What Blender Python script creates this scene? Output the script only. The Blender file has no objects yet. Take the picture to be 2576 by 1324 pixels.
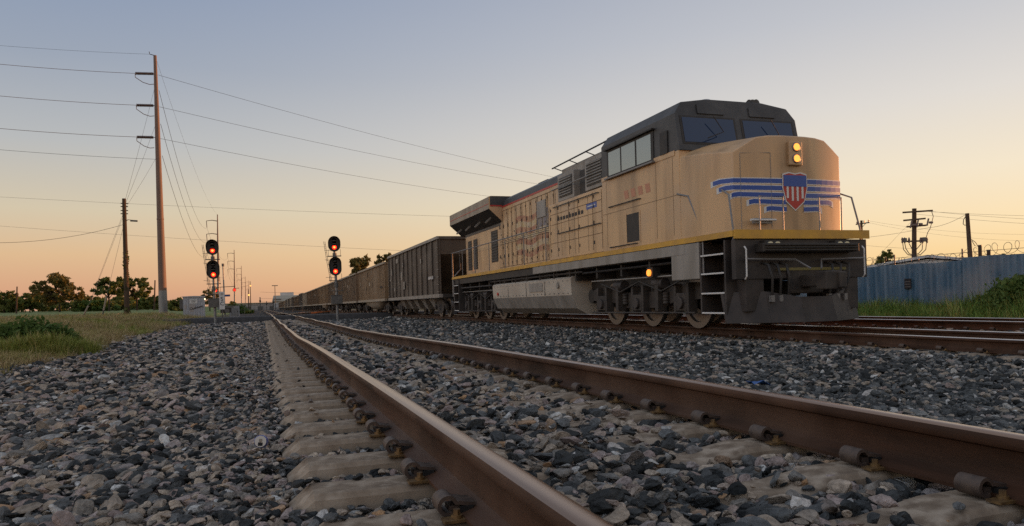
import bpy, bmesh, math, random
import numpy as np
from mathutils import Vector, Matrix, Euler
random.seed(4); rng = np.random.default_rng(7)
S = bpy.context.scene; C = S.collection
PI = math.pi; R = math.radians
# ------------------------------------------------------------------ camera numbers (2576 px wide survey of the place)
F = 1850.; PHI = .028; CXP = 1288.; FT = 624./math.cos(PHI); TH = math.atan(FT/F); PYP = 777.-FT*math.sin(PHI); CZ = 1.
ct, st, cp, sp = math.cos(TH), math.sin(TH), math.cos(PHI), math.sin(PHI)
def at(X, Y, d):                                   # survey reading + distance -> world point
    dx = X-CXP; dy = PYP-Y
    p = (dx*cp+dy*sp)/F*d; q = (-dx*sp+dy*cp)/F*d
    return Vector((p*ct+d*st, -p*st+d*ct, CZ+q))
def lin(c):
    f = lambda v: v/12.92 if v <= .04045 else ((v+.055)/1.055)**2.4
    return tuple(f(v/255.) for v in c)
# ------------------------------------------------------------------ materials
def mat(name, c, rough=.6, metal=0., c2=None, ns=4., stretch=(1,1,1), lo=.35, hi=.65, bump=0., bs=30., emit=None, es=1., coat=0., c3=None, ns3=1.2):
    m = bpy.data.materials.new(name); m.use_nodes = True; nt = m.node_tree; N = nt.nodes; L = nt.links
    b = N['Principled BSDF']; b.inputs['Base Color'].default_value = (*c, 1); b.inputs['Roughness'].default_value = rough
    b.inputs['Metallic'].default_value = metal; b.inputs['Coat Weight'].default_value = coat
    tc = None
    if c2 or bump or c3:
        tc = N.new('ShaderNodeTexCoord'); mp = N.new('ShaderNodeMapping'); mp.inputs['Scale'].default_value = stretch
        L.new(tc.outputs['Object'], mp.inputs['Vector'])
    col = None
    if c2:
        n = N.new('ShaderNodeTexNoise'); n.inputs['Scale'].default_value = ns; n.inputs['Detail'].default_value = 6; L.new(mp.outputs[0], n.inputs['Vector'])
        r = N.new('ShaderNodeMapRange'); r.inputs[1].default_value = lo; r.inputs[2].default_value = hi; L.new(n.outputs['Fac'], r.inputs[0])
        x = N.new('ShaderNodeMix'); x.data_type = 'RGBA'; L.new(r.outputs[0], x.inputs[0])
        x.inputs[6].default_value = (*c, 1); x.inputs[7].default_value = (*c2, 1); col = x.outputs[2]
        L.new(col, b.inputs['Base Color'])
    if c3:
        n = N.new('ShaderNodeTexNoise'); n.inputs['Scale'].default_value = ns3; n.inputs['Detail'].default_value = 3; L.new(tc.outputs['Object'], n.inputs['Vector'])
        r = N.new('ShaderNodeMapRange'); r.inputs[1].default_value = .48; r.inputs[2].default_value = .68; L.new(n.outputs['Fac'], r.inputs[0])
        x = N.new('ShaderNodeMix'); x.data_type = 'RGBA'; L.new(r.outputs[0], x.inputs[0])
        if col: L.new(col, x.inputs[6])
        else: x.inputs[6].default_value = (*c, 1)
        x.inputs[7].default_value = (*c3, 1); L.new(x.outputs[2], b.inputs['Base Color'])
    if bump:
        n = N.new('ShaderNodeTexNoise'); n.inputs['Scale'].default_value = bs; n.inputs['Detail'].default_value = 5; L.new(mp.outputs[0], n.inputs['Vector'])
        bm = N.new('ShaderNodeBump'); bm.inputs['Strength'].default_value = bump; bm.inputs['Distance'].default_value = .02
        L.new(n.outputs['Fac'], bm.inputs['Height']); L.new(bm.outputs[0], b.inputs['Normal'])
    if emit:
        b.inputs['Emission Color'].default_value = (*emit, 1); b.inputs['Emission Strength'].default_value = es
    return m
M = {}
M['yellow'] = mat('armour_yellow', (.60,.375,.185), .42, c2=(.34,.21,.105), ns=2.2, stretch=(1,1,.16), lo=.44, hi=.70, c3=(.52,.34,.19), ns3=.9, coat=.12)
M['stripe_y'] = mat('stripe_yellow', (.62,.33,.03), .45, c2=(.45,.24,.04), ns=3)
M['greyp'] = mat('harbour_grey', (.30,.275,.24), .5, c2=(.2,.18,.15), ns=2.5, stretch=(1,1,.3))
M['tank'] = mat('tank_grey', (.50,.44,.35), .5, c2=(.38,.32,.25), ns=1.5, stretch=(.6,.6,1.6), lo=.3, hi=.7)
M['dkgrey'] = mat('roof_grey', (.06,.058,.056), .5, c2=(.035,.034,.033), ns=3)
M['black'] = mat('under_black', (.018,.016,.014), .6, c2=(.035,.028,.022), ns=5)
M['grime'] = mat('truck_grime', (.06,.047,.036), .7, c2=(.03,.024,.02), ns=4)
M['plow'] = mat('plow_grime', (.055,.043,.036), .65, c2=(.026,.021,.018), ns=2.5)
M['red'] = mat('stripe_red', (.42,.03,.02), .45)
M['white'] = mat('paint_white', (.62,.6,.56), .45)
M['blue'] = mat('wing_blue', (.02,.07,.3), .4)
M['silver'] = mat('handrail_silver', (.20,.19,.18), .45, .2)
M['glass'] = mat('cab_glass', (.015,.03,.07), .06, 0., coat=.5)
M['sideglass'] = mat('side_glass', (.36,.39,.37), .12, .5)
M['lampwarm'] = mat('headlight_glow', (1,.6,.2), emit=(1,.27,.03), es=2.)
M['lampamber'] = mat('amber_glow', (1,.5,.1), emit=(1,.27,.03), es=1.7)
M['steelw'] = mat('wheel_steel', (.2,.18,.16), .4, .7)
M['rust'] = mat('rail_rust', (.075,.033,.017), .62, .1, c2=(.036,.018,.010), ns=9, stretch=(1,.15,1), bump=.1, bs=60, c3=(.095,.05,.03), ns3=2.)
M['rust'].node_tree.nodes['Principled BSDF'].inputs['Specular IOR Level'].default_value = .22
M['railhead'] = mat('rail_head_worn', (.40,.27,.19), .28, .9, c2=(.28,.18,.125), ns=5, stretch=(6,.06,1))
M['railbright'] = mat('rail_head_bright', (.62,.58,.54), .27, .95)
M['concrete'] = mat('tie_concrete', (.30,.23,.165), .85, c2=(.17,.125,.088), ns=12, bump=.12, bs=150, c3=(.38,.305,.23), ns3=14)
M['concrete'].node_tree.nodes['Principled BSDF'].inputs['Specular IOR Level'].default_value = .25
for k_ in ('concrete','soil','bed','field','asphalt','wood','bark'):
    if k_ in M: M[k_].node_tree.nodes['Principled BSDF'].inputs['Specular IOR Level'].default_value = .12
M['clip'] = mat('clip_iron', (.11,.075,.055), .6, .2, c2=(.06,.042,.034), ns=30)
M['insul'] = mat('clip_insulator', (.012,.012,.012), .6)
M['brass'] = mat('bolt_ochre', (.22,.13,.05), .5, .4, c2=(.1,.06,.03), ns=40)
M['soil'] = mat('soil', (.11,.085,.05), .95, c2=(.09,.085,.035), ns=.8, bump=.6, bs=6)
M['field'] = mat('field_grass', (.15,.19,.06), .9, c2=(.19,.21,.09), ns=.05, bump=.3, bs=8)
M['bed'] = mat('ballast_bed', (.035,.033,.033), .95, c2=(.075,.062,.052), ns=18, bump=1., bs=26)
M['asphalt'] = mat('asphalt', (.075,.07,.068), .85, c2=(.05,.048,.047), ns=3)
M['galv'] = mat('galvanised', (.24,.235,.225), .5, .35, c2=(.18,.18,.175), ns=2.5, stretch=(1,1,.15))
M['galvd'] = mat('galvanised_dull', (.14,.13,.115), .6, .2, c2=(.1,.092,.08), ns=4)
M['polest'] = mat('weathering_steel_pole', (.19,.115,.08), .65, .0, c2=(.15,.095,.07), ns=.6)
M['wood'] = mat('pole_wood', (.10,.068,.045), .85, c2=(.06,.042,.03), ns=6, stretch=(3,3,.2), bump=.4, bs=20)
M['signalblk'] = mat('signal_black', (.018,.015,.014), .45)
M['lens'] = mat('red_lens', (.6,.02,.01), emit=(1,.018,.008), es=2.6)
M['lenshot'] = mat('red_lens_core', (1,.5,.2), emit=(1,.36,.06), es=1.9)
M['lensoff'] = mat('dark_lens', (.01,.01,.01), .1)
M['insulator'] = mat('insulator_brown', (.13,.085,.07), .35)
M['wire'] = mat('wire', (.05,.04,.035), .5, .4)
M['wirelit'] = mat('wire_lit_tint', (.22,.10,.06), .6, .2)  # lit copy of the wire, red low sun put into its colour
M['bark'] = mat('bark', (.06,.045,.032), .9)
M['hopper'] = mat('hopper_dark', (.095,.07,.048), .6, c2=(.062,.046,.033), ns=1.4, stretch=(.8,3,.25), c3=(.15,.12,.09), ns3=.8)
M['tan'] = mat('car_tan', (.255,.158,.078), .6, c2=(.175,.108,.053), ns=1.3, stretch=(.7,2.5,.2), c3=(.29,.2,.12), ns3=.35)
M['tan2'] = mat('car_brown', (.17,.105,.054), .6, c2=(.12,.074,.04), ns=1.3, stretch=(.7,2.5,.2))
M['tanlt'] = mat('car_cream', (.36,.30,.22), .6, c2=(.26,.2,.14), ns=1.5, stretch=(1,2,.2))
M['metalbl'] = mat('blue_sheet', (.045,.12,.185), .5, .05, c2=(.14,.22,.28), ns=2.6, stretch=(.3,1.6,.12), lo=.38, hi=.66, c3=(.22,.255,.27), ns3=.6)
M['whiteb'] = mat('white_sheet', (.55,.55,.54), .6, c2=(.45,.45,.45), ns=.3)
M['roofb'] = mat('roof_tan', (.3,.26,.19), .7)
M['hut'] = mat('hut_aluminium', (.42,.43,.46), .5, .25, c2=(.34,.345,.365), ns=2.2, stretch=(2.5,2.5,.2))
M['patch'] = mat('paint_patch', (.36,.32,.29), .7)
M['ink'] = mat('ink_black', (.012,.012,.014), .7)
M['bluesign'] = mat('sign_blue', (.03,.06,.18), .5)
M['alu'] = mat('can_aluminium', (.42,.41,.39), .38, .85)
M['canblue'] = mat('can_blue', (.06,.09,.3), .35, .4)
M['plast'] = mat('plastic_blue', (.02,.09,.28), .4)
M['lampwhite'] = mat('flood_lamp', (1,.85,.6), emit=(1,.8,.5), es=2.5)
M['lampor'] = mat('sodium_lamp', (1,.6,.2), emit=(1,.42,.1), es=1.6)
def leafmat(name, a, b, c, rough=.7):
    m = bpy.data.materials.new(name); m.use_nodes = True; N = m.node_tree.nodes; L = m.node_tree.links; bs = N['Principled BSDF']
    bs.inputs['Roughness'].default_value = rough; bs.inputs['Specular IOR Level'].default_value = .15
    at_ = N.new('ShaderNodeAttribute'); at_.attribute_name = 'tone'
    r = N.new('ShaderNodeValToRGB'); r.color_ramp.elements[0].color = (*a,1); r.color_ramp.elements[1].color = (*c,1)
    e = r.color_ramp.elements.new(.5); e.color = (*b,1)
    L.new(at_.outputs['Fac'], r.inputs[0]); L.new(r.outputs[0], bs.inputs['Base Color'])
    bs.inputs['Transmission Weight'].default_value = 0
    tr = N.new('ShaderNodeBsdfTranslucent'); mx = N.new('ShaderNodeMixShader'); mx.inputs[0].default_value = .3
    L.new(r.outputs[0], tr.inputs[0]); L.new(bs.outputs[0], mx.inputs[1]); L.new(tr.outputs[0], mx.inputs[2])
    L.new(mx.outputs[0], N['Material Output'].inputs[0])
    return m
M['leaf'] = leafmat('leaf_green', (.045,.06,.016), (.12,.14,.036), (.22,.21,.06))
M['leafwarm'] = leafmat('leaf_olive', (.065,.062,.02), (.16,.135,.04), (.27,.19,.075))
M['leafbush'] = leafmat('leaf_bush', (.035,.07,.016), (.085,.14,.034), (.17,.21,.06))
def instmat(name, cols, rough=.75, dust=.2):                # colour picked per instance
    m = bpy.data.materials.new(name); m.use_nodes = True; N = m.node_tree.nodes; L = m.node_tree.links; bs = N['Principled BSDF']
    bs.inputs['Roughness'].default_value = rough; bs.inputs['Specular IOR Level'].default_value = .12
    oi = N.new('ShaderNodeObjectInfo'); r = N.new('ShaderNodeValToRGB'); cr = r.color_ramp; cr.interpolation = 'LINEAR'
    cr.elements[0].position = cols[0][0]; cr.elements[0].color = (*cols[0][1],1)
    cr.elements[1].position = cols[-1][0]; cr.elements[1].color = (*cols[-1][1],1)
    for p, c in cols[1:-1]:
        e = cr.elements.new(p); e.color = (*c,1)
    L.new(oi.outputs['Random'], r.inputs[0])
    tc = N.new('ShaderNodeTexCoord'); n = N.new('ShaderNodeTexNoise'); n.inputs['Scale'].default_value = 2.5; n.inputs['Detail'].default_value = 7
    L.new(tc.outputs['Object'], n.inputs['Vector'])
    mr = N.new('ShaderNodeMapRange'); mr.inputs[1].default_value = .3; mr.inputs[2].default_value = .7; mr.inputs[3].default_value = .62; mr.inputs[4].default_value = 1.35
    L.new(n.outputs['Fac'], mr.inputs[0])
    mu = N.new('ShaderNodeMix'); mu.data_type = 'RGBA'; mu.blend_type = 'MULTIPLY'; mu.inputs[0].default_value = 1
    L.new(r.outputs[0], mu.inputs[6]); L.new(mr.outputs[0], mu.inputs[7]); ln = N.new('ShaderNodeTexNoise'); ln.inputs['Scale'].default_value = 1.1; ln.inputs['Detail'].default_value = 4; L.new(oi.outputs['Location'], ln.inputs['Vector'])
    lm = N.new('ShaderNodeMapRange'); lm.inputs[1].default_value = .42; lm.inputs[2].default_value = .72; lm.inputs[3].default_value = 0; lm.inputs[4].default_value = dust; L.new(ln.outputs['Fac'], lm.inputs[0])
    du = N.new('ShaderNodeMix'); du.data_type = 'RGBA'; L.new(lm.outputs[0], du.inputs[0]); L.new(mu.outputs[2], du.inputs[6]); du.inputs[7].default_value = (.15,.14,.125,1); L.new(du.outputs[2], bs.inputs['Base Color'])
    bp = N.new('ShaderNodeBump'); bp.inputs['Strength'].default_value = .5; bp.inputs['Distance'].default_value = .12
    L.new(n.outputs['Fac'], bp.inputs['Height']); L.new(bp.outputs[0], bs.inputs['Normal'])
    return m
dk = (.035,.037,.041)
M['stone'] = instmat('ballast_stone', [(0,(.018,.0195,.020)),(.17,(.042,.045,.045)),(.33,(.088,.091,.09)),(.42,(.16,.16,.154)),(.48,(.23,.205,.175)),(.61,(.38,.30,.225)),(.72,(.50,.40,.30)),(.78,(.30,.22,.19)),(.85,(.40,.32,.285)),(.89,(.17,.168,.165)),(.925,(.44,.25,.12)),(.95,(.66,.63,.58)),(1,(.09,.095,.095))])
M['stonedk'] = instmat('ballast_stone_dark', [(0,(.018,.0195,.0195)),(.26,(.048,.051,.0505)),(.54,(.10,.103,.10)),(.70,(.17,.168,.16)),(.76,(.26,.225,.18)),(.86,(.37,.295,.225)),(.905,(.28,.21,.18)),(.94,(.58,.55,.5)),(1,(.08,.084,.083))])
M['grassdry'] = instmat('grass_dry', [(0,(.36,.25,.125)),(.5,(.48,.36,.19)),(.8,(.30,.24,.085)),(1,(.22,.23,.06))], .9, 0)
M['grassgreen'] = instmat('grass_green', [(0,(.19,.22,.045)),(.5,(.27,.30,.07)),(.8,(.36,.32,.11)),(1,(.44,.34,.16))], .9, 0)
M['weed'] = instmat('weed_green', [(0,(.08,.15,.025)),(.5,(.14,.23,.045)),(.8,(.23,.28,.075)),(1,(.30,.27,.09))], .85, 0)
for k_ in ('concrete','soil','bed','field','asphalt','wood','bark'): M[k_].node_tree.nodes['Principled BSDF'].inputs['Specular IOR Level'].default_value = .12
# ------------------------------------------------------------------ mesh builder
class MB:
    def __init__(s): s.v = []; s.f = []; s.m = []; s.mats = []; s.tone = None
    def mi(s, m):
        if m not in s.mats: s.mats.append(m)
        return s.mats.index(m)
    def add(s, vs, fs, m):
        o = len(s.v); s.v += [tuple(v) for v in vs]; k = s.mi(m)
        for f in fs: s.f.append(tuple(i+o for i in f)); s.m.append(k)
    def bx(s, x0, x1, y0, y1, z0, z1, m):
        vs = [(x,y,z) for z in (z0,z1) for y in (y0,y1) for x in (x0,x1)]
        s.add(vs, [(0,2,3,1),(4,5,7,6),(0,1,5,4),(2,6,7,3),(0,4,6,2),(1,3,7,5)], m)
    def obx(s, c, h, rot, m):                      # oriented box: centre, half sizes, Euler
        e = Euler(rot).to_matrix(); c = Vector(c)
        vs = [c+e@Vector((x*h[0],y*h[1],z*h[2])) for z in (-1,1) for y in (-1,1) for x in (-1,1)]
        s.add(vs, [(0,2,3,1),(4,5,7,6),(0,1,5,4),(2,6,7,3),(0,4,6,2),(1,3,7,5)], m)
    def prism(s, poly, a, b, m, axis='y', mfun=None, caps=True):   # poly of 2-D points swept along an axis
        n = len(poly)
        def p(q, t): return {'y':(q[0],t,q[1]),'x':(t,q[0],q[1]),'z':(q[0],q[1],t)}[axis]
        vs = [p(q,a) for q in poly]+[p(q,b) for q in poly]
        for i in range(n):
            j = (i+1)%n
            s.add([vs[i],vs[j],vs[n+j],vs[n+i]], [(0,1,2,3)], mfun(i) if mfun else m)
        if caps: s.add(vs[:n], [tuple(range(n))[::-1]], m); s.add(vs[n:], [tuple(range(n))], m)
    def tube(s, pts, r, m, n=6, r1=None, cap=True):
        pts = [Vector(p) for p in pts]; K = len(pts); rings = []
        up = None
        for i, p in enumerate(pts):
            d = (pts[min(i+1,K-1)]-pts[max(i-1,0)]).normalized()
            if up is None: up = Vector((0,0,1)) if abs(d.z) < .9 else Vector((1,0,0))
            a = d.cross(up).normalized(); b = a.cross(d).normalized(); up = b
            rr = r if r1 is None else r+(r1-r)*i/max(1,K-1)
            rings.append([p+a*math.cos(2*PI*k/n)*rr+b*math.sin(2*PI*k/n)*rr for k in range(n)])
        vs = [q for g in rings for q in g]; fs = []
        for i in range(K-1):
            for k in range(n): fs.append((i*n+k, i*n+(k+1)%n, (i+1)*n+(k+1)%n, (i+1)*n+k))
        if cap: fs += [tuple(range(n))[::-1], tuple(range((K-1)*n, K*n))]
        s.add(vs, fs, m)
    def cyl(s, a, b, r, m, n=12, r1=None): s.tube([a,b], r, m, n, r1 if r1 is not None else r)
    def lathe(s, prof, c, ax, m, n=16):            # prof: (along, radius) about axis ax from c
        c = Vector(c); ax = Vector(ax).normalized(); u = ax.orthogonal().normalized(); w = ax.cross(u)
        vs = []; fs = []
        for t, r in prof:
            for k in range(n): vs.append(c+ax*t+(u*math.cos(2*PI*k/n)+w*math.sin(2*PI*k/n))*max(r,1e-4))
        for i in range(len(prof)-1):
            for k in range(n): fs.append((i*n+k, i*n+(k+1)%n, (i+1)*n+(k+1)%n, (i+1)*n+k))
        fs += [tuple(range(n))[::-1], tuple(range((len(prof)-1)*n, len(prof)*n))]
        s.add(vs, fs, m)
    def quad(s, a, b, c, d, m): s.add([a,b,c,d], [(0,1,2,3)], m)
    def build(s, name, parent=None, smooth=None, bevel=0, loc=None, weld=False):
        me = bpy.data.meshes.new(name); me.from_pydata(s.v, [], s.f); me.update()
        for m in s.mats: me.materials.append(m)
        me.polygons.foreach_set('material_index', s.m)
        if weld:
            bm = bmesh.new(); bm.from_mesh(me); bmesh.ops.remove_doubles(bm, verts=bm.verts, dist=2e-4); bm.to_mesh(me); bm.free()
        if s.tone is not None:
            a = me.attributes.new('tone', 'FLOAT', 'POINT'); a.data.foreach_set('value', np.asarray(s.tone, dtype=np.float32))
        if smooth is not None:
            me.shade_smooth(); me.set_sharp_from_angle(angle=R(smooth))
        o = bpy.data.objects.new(name, me); C.objects.link(o)
        if parent: o.parent = parent
        if loc: o.location = loc
        if bevel:
            b = o.modifiers.new('bevel','BEVEL'); b.width = bevel; b.segments = 2; b.limit_method = 'ANGLE'; b.angle_limit = R(40)
        return o
def tag(o, label=None, cat=None, group=None, kind=None):
    if label: o['label'] = label
    if cat: o['category'] = cat
    if group: o['group'] = group
    if kind: o['kind'] = kind
    return o
def thing(name, label, cat, loc=(0,0,0), rot=(0,0,0), group=None):
    o = bpy.data.objects.new(name, None); C.objects.link(o); o.location = loc; o.rotation_euler = rot; o.empty_display_size = .2
    return tag(o, label, cat, group)
KIDS = {}
def copy_tree(o, parent=None):
    c = o.copy(); C.objects.link(c)
    if parent: c.parent = parent
    for ch in list(o.children): copy_tree(ch, c)
    return c
# ------------------------------------------------------------------ ground shape
sm = lambda t: np.clip(t,0,1)**2*(3-2*np.clip(t,0,1))
def drop(y): return .018*sm((y-3)/4)+.10*sm((y-6)/11)          # the near track sinks a little as it leaves
BNDY = np.array([-20,2,8,14.3,17.2,21,29.8,44.6,67,90,400]); BNDX = np.array([-4.3,-4.3,-4.3,-4.2,-3.95,-3.98,-4.6,-4.7,-4.3,-4.4,-5.])
def edge(y): return np.interp(y, BNDY, BNDX)
PX = np.array([-4.5,-3.2,-1.9,-.7,-.15,0.5,.75,1.9,2.6,3.3,4.8,6.6,8.0,8.5,11.0,11.8,12.4,12.9,13.4,16.2,17.2,19,24])
PZ = np.array([.08,.06,.11,.235,.275,.285,.325,.325,.31,.25,.03,.03,.10,.125,.125,.07,.03,.09,.125,.125,.05,.07,.12])
def hgt(x, y):
    x = np.asarray(x, float); y = np.asarray(y, float)
    z = np.interp(x, PX, PZ)
    z = z-drop(y)*sm((x+2.6)/2.4)*sm((5.-x)/2.)
    z = z-.05*sm((y-24)/20)*sm((3.4-np.abs(x-1.35))/.8)
    far = np.hypot(x, y)
    left = .56*sm((y-8)/58)*sm((-4.6-x)/5.)+np.maximum(far-80,0)*.0075*sm((-6-x)/14.)
    z = z+np.minimum(left, 3.)
    z = z+.012*np.sin(x*3.1+y*1.7)*np.sin(y*2.3-x*1.1)*sm((-2.2-x)/2)
    return z
def grid(xs, ys, zf, m, name, kind='structure', lab=None, mfun=None):
    X, Y = np.meshgrid(xs, ys); Z = zf(X, Y)
    nx = len(xs); v = np.stack([X.ravel(),Y.ravel(),Z.ravel()],1)
    fs = [(j*nx+i, j*nx+i+1, (j+1)*nx+i+1, (j+1)*nx+i) for j in range(len(ys)-1) for i in range(nx-1)]
    me = bpy.data.meshes.new(name); me.from_pydata(v.tolist(), [], fs); me.update()
    ms = m if isinstance(m, list) else [m]
    for q in ms: me.materials.append(q)
    if mfun:
        cx = [(xs[i]+xs[i+1])/2 for j in range(len(ys)-1) for i in range(nx-1)]; cy = [(ys[j]+ys[j+1])/2 for j in range(len(ys)-1) for i in range(nx-1)]
        me.polygons.foreach_set('material_index', mfun(np.array(cx), np.array(cy)).astype(np.int32))
    me.shade_smooth(); o = bpy.data.objects.new(name, me); C.objects.link(o); o['kind'] = kind
    if lab: o['label'] = lab
    return o
gx = np.concatenate([[-900,-500,-300,-200,-140,-100,-75,-55,-42,-32,-25,-20,-16,-13,-11,-9.5],np.arange(-8.5,20,.25),[20.5,21.5,23,25,28,33,40,60,90,140,220,400,700,1200]])
gy = np.concatenate([[-60,-30,-12,-5],np.arange(-2,12,.25),np.arange(12,40,.75),np.arange(40,110,3),[115,125,140,165,200,250,320,420,560,800,1200,2000,3500]])
def gmat(x, y):
    g = ((x > edge(y)-.1) & (x < 17.4)).astype(int)
    g[(x < -6) & (np.hypot(x,y) > 84)] = 2
    return g
grid(gx, gy, hgt, [M['soil'],M['bed'],M['field']], 'ground', mfun=gmat, lab='dark soil, ballast bed and far green field')
# ------------------------------------------------------------------ tracks
RP = [(-.076,0),(-.076,.012),(-.03,.027),(-.012,.042),(-.0085,.06),(-.0085,.115),(-.013,.134),(-.034,.143),(-.037,.150),(-.037,.168),(-.033,.178),(-.025,.1835),(-.012,.186),(0,.1865)]
RP = RP+[(-x,z) for x,z in RP[::-1][1:]]
def rail(parent, path, headmat, name='rail'):
    mb = MB(); n = len(RP); vs = []
    for i, (x, y, z) in enumerate(path):
        a = path[max(i-1,0)]; b = path[min(i+1,len(path)-1)]; d = Vector((b[0]-a[0], b[1]-a[1])).normalized(); nx, ny = d.y, -d.x
        for px, pz in RP: vs.append((x+nx*px, y+ny*px, z-.1865+pz))
    for k in range(n):
        hd = 10 <= k <= 15
        fs = []
        for i in range(len(path)-1):
            j = (k+1)%n; fs.append((i*n+k, (i+1)*n+k, (i+1)*n+j, i*n+j))
        mb.f += fs; mb.m += [mb.mi(headmat if hd else M['rust'])]*len(fs)
    mb.v = vs; mb.f += [tuple(range(n)), tuple(range((len(path)-1)*n, len(path)*n))[::-1]]; mb.m += [0,0]
    return mb.build(name, parent, smooth=28)
def tie_mesh(name, seed, lo=False):
    rg = np.random.default_rng(seed); mb = MB()
    xs = [-1.295,-1.215,-1.0,-.75,-.5,-.28,0,.28,.5,.75,1.0,1.215,1.295]
    rings = []
    for x in xs:
        a = abs(x); e = a > 1.25
        zt = (-.062 if e else (0 if a > .45 else -.03))+rg.normal(0,.0015); w = (.085 if e else .105)+rg.normal(0,.002); c = .006 if e else .017
        rings.append([(x,-w-.035,-.24),(x,-w-.012,-.075),(x,-w,zt-c),(x,-w+c*1.1,zt+rg.normal(0,.0012)),(x,w-c*1.1,zt+rg.normal(0,.0012)),(x,w,zt-c),(x,w+.012,-.075),(x,w+.035,-.24)])
    n = 8; vs = [p for r in rings for p in r]; fs = []
    for i in range(len(xs)-1):
        for k in range(n-1): fs.append((i*n+k, (i+1)*n+k, (i+1)*n+k+1, i*n+k+1))
    fs += [tuple(range(n)), tuple(range((len(xs)-1)*n, len(xs)*n))[::-1]]
    mb.add(vs, fs, M['concrete'])
    return mb
def clip_mb(side, simple=False):                   # a curled spring clip: outboard along side*x from the rail foot, width along y
    mb = MB(); c = (side*.124, .033); r = .025; pts = []
    for k in range(12):
        a = R(-140+k*27); pts.append((c[0]-side*r*math.cos(a)*-1, c[1]+r*math.sin(a)))
    pts = [(c[0]+side*r*math.cos(R(a)), c[1]+r*math.sin(R(a))) for a in range(-125, 172, 12)]
    pts += [(side*.090,.040),(side*.06,.034),(side*.045,.033)]
    t = .0055
    for i in range(len(pts)-1):
        p, q = Vector((pts[i][0],0,pts[i][1])), Vector((pts[i+1][0],0,pts[i+1][1])); dA = (Vector((pts[i][0]-pts[max(i-1,0)][0],0,pts[i][1]-pts[max(i-1,0)][1]))+(q-p)).normalized(); dB = (q-p+Vector((pts[min(i+2,len(pts)-1)][0]-pts[i+1][0],0,pts[min(i+2,len(pts)-1)][1]-pts[i+1][1]))).normalized(); nA = Vector((-dA.z,0,dA.x))*t; nB = Vector((-dB.z,0,dB.x))*t
        e1, e2 = Vector((0,-.042,0)), Vector((0,.042,0)); vs = [p+nA+e1,q+nB+e1,q+nB+e2,p+nA+e2,p-nA+e1,q-nB+e1,q-nB+e2,p-nA+e2]
        mb.add(vs, [(0,1,2,3),(7,6,5,4),(0,4,5,1),(3,2,6,7)]+([(0,3,7,4)] if i == 0 else [])+([(1,5,6,2)] if i == len(pts)-2 else []), M['clip'])
    mb.bx(min(side*.05,side*.088), max(side*.05,side*.088), -.05, .05, .013, .030, M['insul'])
    mb.bx(min(side*.085,side*.118), max(side*.085,side*.118), -.028, .028, 0, .03, M['clip'])
    if not simple:
        mb.bx(min(side*.078,side*.15), max(side*.078,side*.15), -.105, -.058, .001, .009, M['brass'])
        mb.cyl((side*.108,-.078,.008),(side*.108,-.078,.018),.017,M['brass'],8); mb.cyl((side*.108,-.078,.018),(side*.108,-.078,.034),.0105,M['brass'],6)
    return mb
def make_track(name, label, xc, ztop, y0, y1, pitch, nties, headmat, wob=0., zf=lambda y:0., clips=True, wavy=False):
    t = thing(name, label, 'railway track', (xc, y0, 0))
    ys = np.concatenate([np.arange(y0, min(70,y1), .35 if wavy else 1.), np.arange(min(70,y1), y1+1, 20.)])
    for s in (-1,1):
        path = []
        for y in ys:
            w = (.018*math.sin(y*.42+s)+.012*math.sin(y*.9+2*s))*min(1,max(0,(y-8)/14)) if wavy else 0
            wz = (.012*math.sin(y*.55+.4*s)+.006*math.sin(y*1.3))*min(1,max(0,(y-8)/14)) if wavy else 0
            path.append((s*.75+w, y-y0, ztop-zf(y)+wz))
        rail(t, path, headmat)
    protos = []
    for k in range(4):
        tm = tie_mesh('tie', 10+k).build('concrete_tie', t, bevel=.006)
        protos.append(tm)
    cl = {}
    tys = [y0+.2+i*pitch for i in range(nties)]
    first = True
    for i, y in enumerate(tys):
        if i < 4: o = protos[i]
        else:
            o = protos[i%4].copy(); C.objects.link(o); o.parent = t
        o.location = (random.uniform(-.02,.02), y-y0+random.uniform(-.015,.015), ztop-.19-zf(y)); o.rotation_euler = (0,0,random.uniform(-.012,.012))
        if clips:
            for s in (-1,1):
                for q in (-1,1):
                    if (s,q) not in cl:
                        c = clip_mb(q).build('rail_clip', o, smooth=55, weld=True); cl[(s,q)] = c
                        c.location = (s*.75, 0, .004)
                    else:
                        c = cl[(s,q)].copy(); C.objects.link(c); c.parent = o
    return t, tys
T1P = .49
t1, t1y = make_track('railway_track', 'near railway track with rusty brown rails on bare concrete ties', 1.35, .568, -1.02, 62, T1P, 100, M['railhead'], zf=lambda y: float(drop(np.array(y))), wavy=True)
t2, t2y = make_track('railway_track', 'middle railway track under the freight train', 9.75, .345, -2, 700, .60, 90, M['railbright'])
t3, t3y = make_track('railway_track', 'far railway track between the train and the blue fence', 14.6, .345, -2, 420, .60, 46, M['railbright'])
def extra_ties(t, ys, z):                          # the many small ties far down the line, one mass
    mb = MB()
    for y in ys: mb.bx(-1.29,1.29,y-.11,y+.11,z-.2,z,M['concrete'])
    tag(mb.build('concrete_ties', t), kind='stuff')
extra_ties(t2, [90*.6+.2+.6*i for i in range(240)], .155); extra_ties(t3, [46*.6+.2+.6*i for i in range(160)], .155)
# crossover rails beyond the road crossing
tt = thing('crossover_track', 'curved crossover rails linking the near track to the train track past the road', 'railway track')
for off in (-.75,.75):
    rail(tt, [(1.35+off+8.4*float(sm(np.array(k/24))), 66+k*2.6, .45-.1*k/24) for k in range(25)], M['railhead'])
tt2 = thing('railway_track', 'distant straight run of the near track beyond the road crossing', 'railway track')
for off in (-.75,.75): rail(tt2, [(1.35+off+.05*math.sin(k*1.1)-.0009*(k*10)**1.35, 62.5+k*10, .45) for k in range(30)], M['railhead'])
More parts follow.
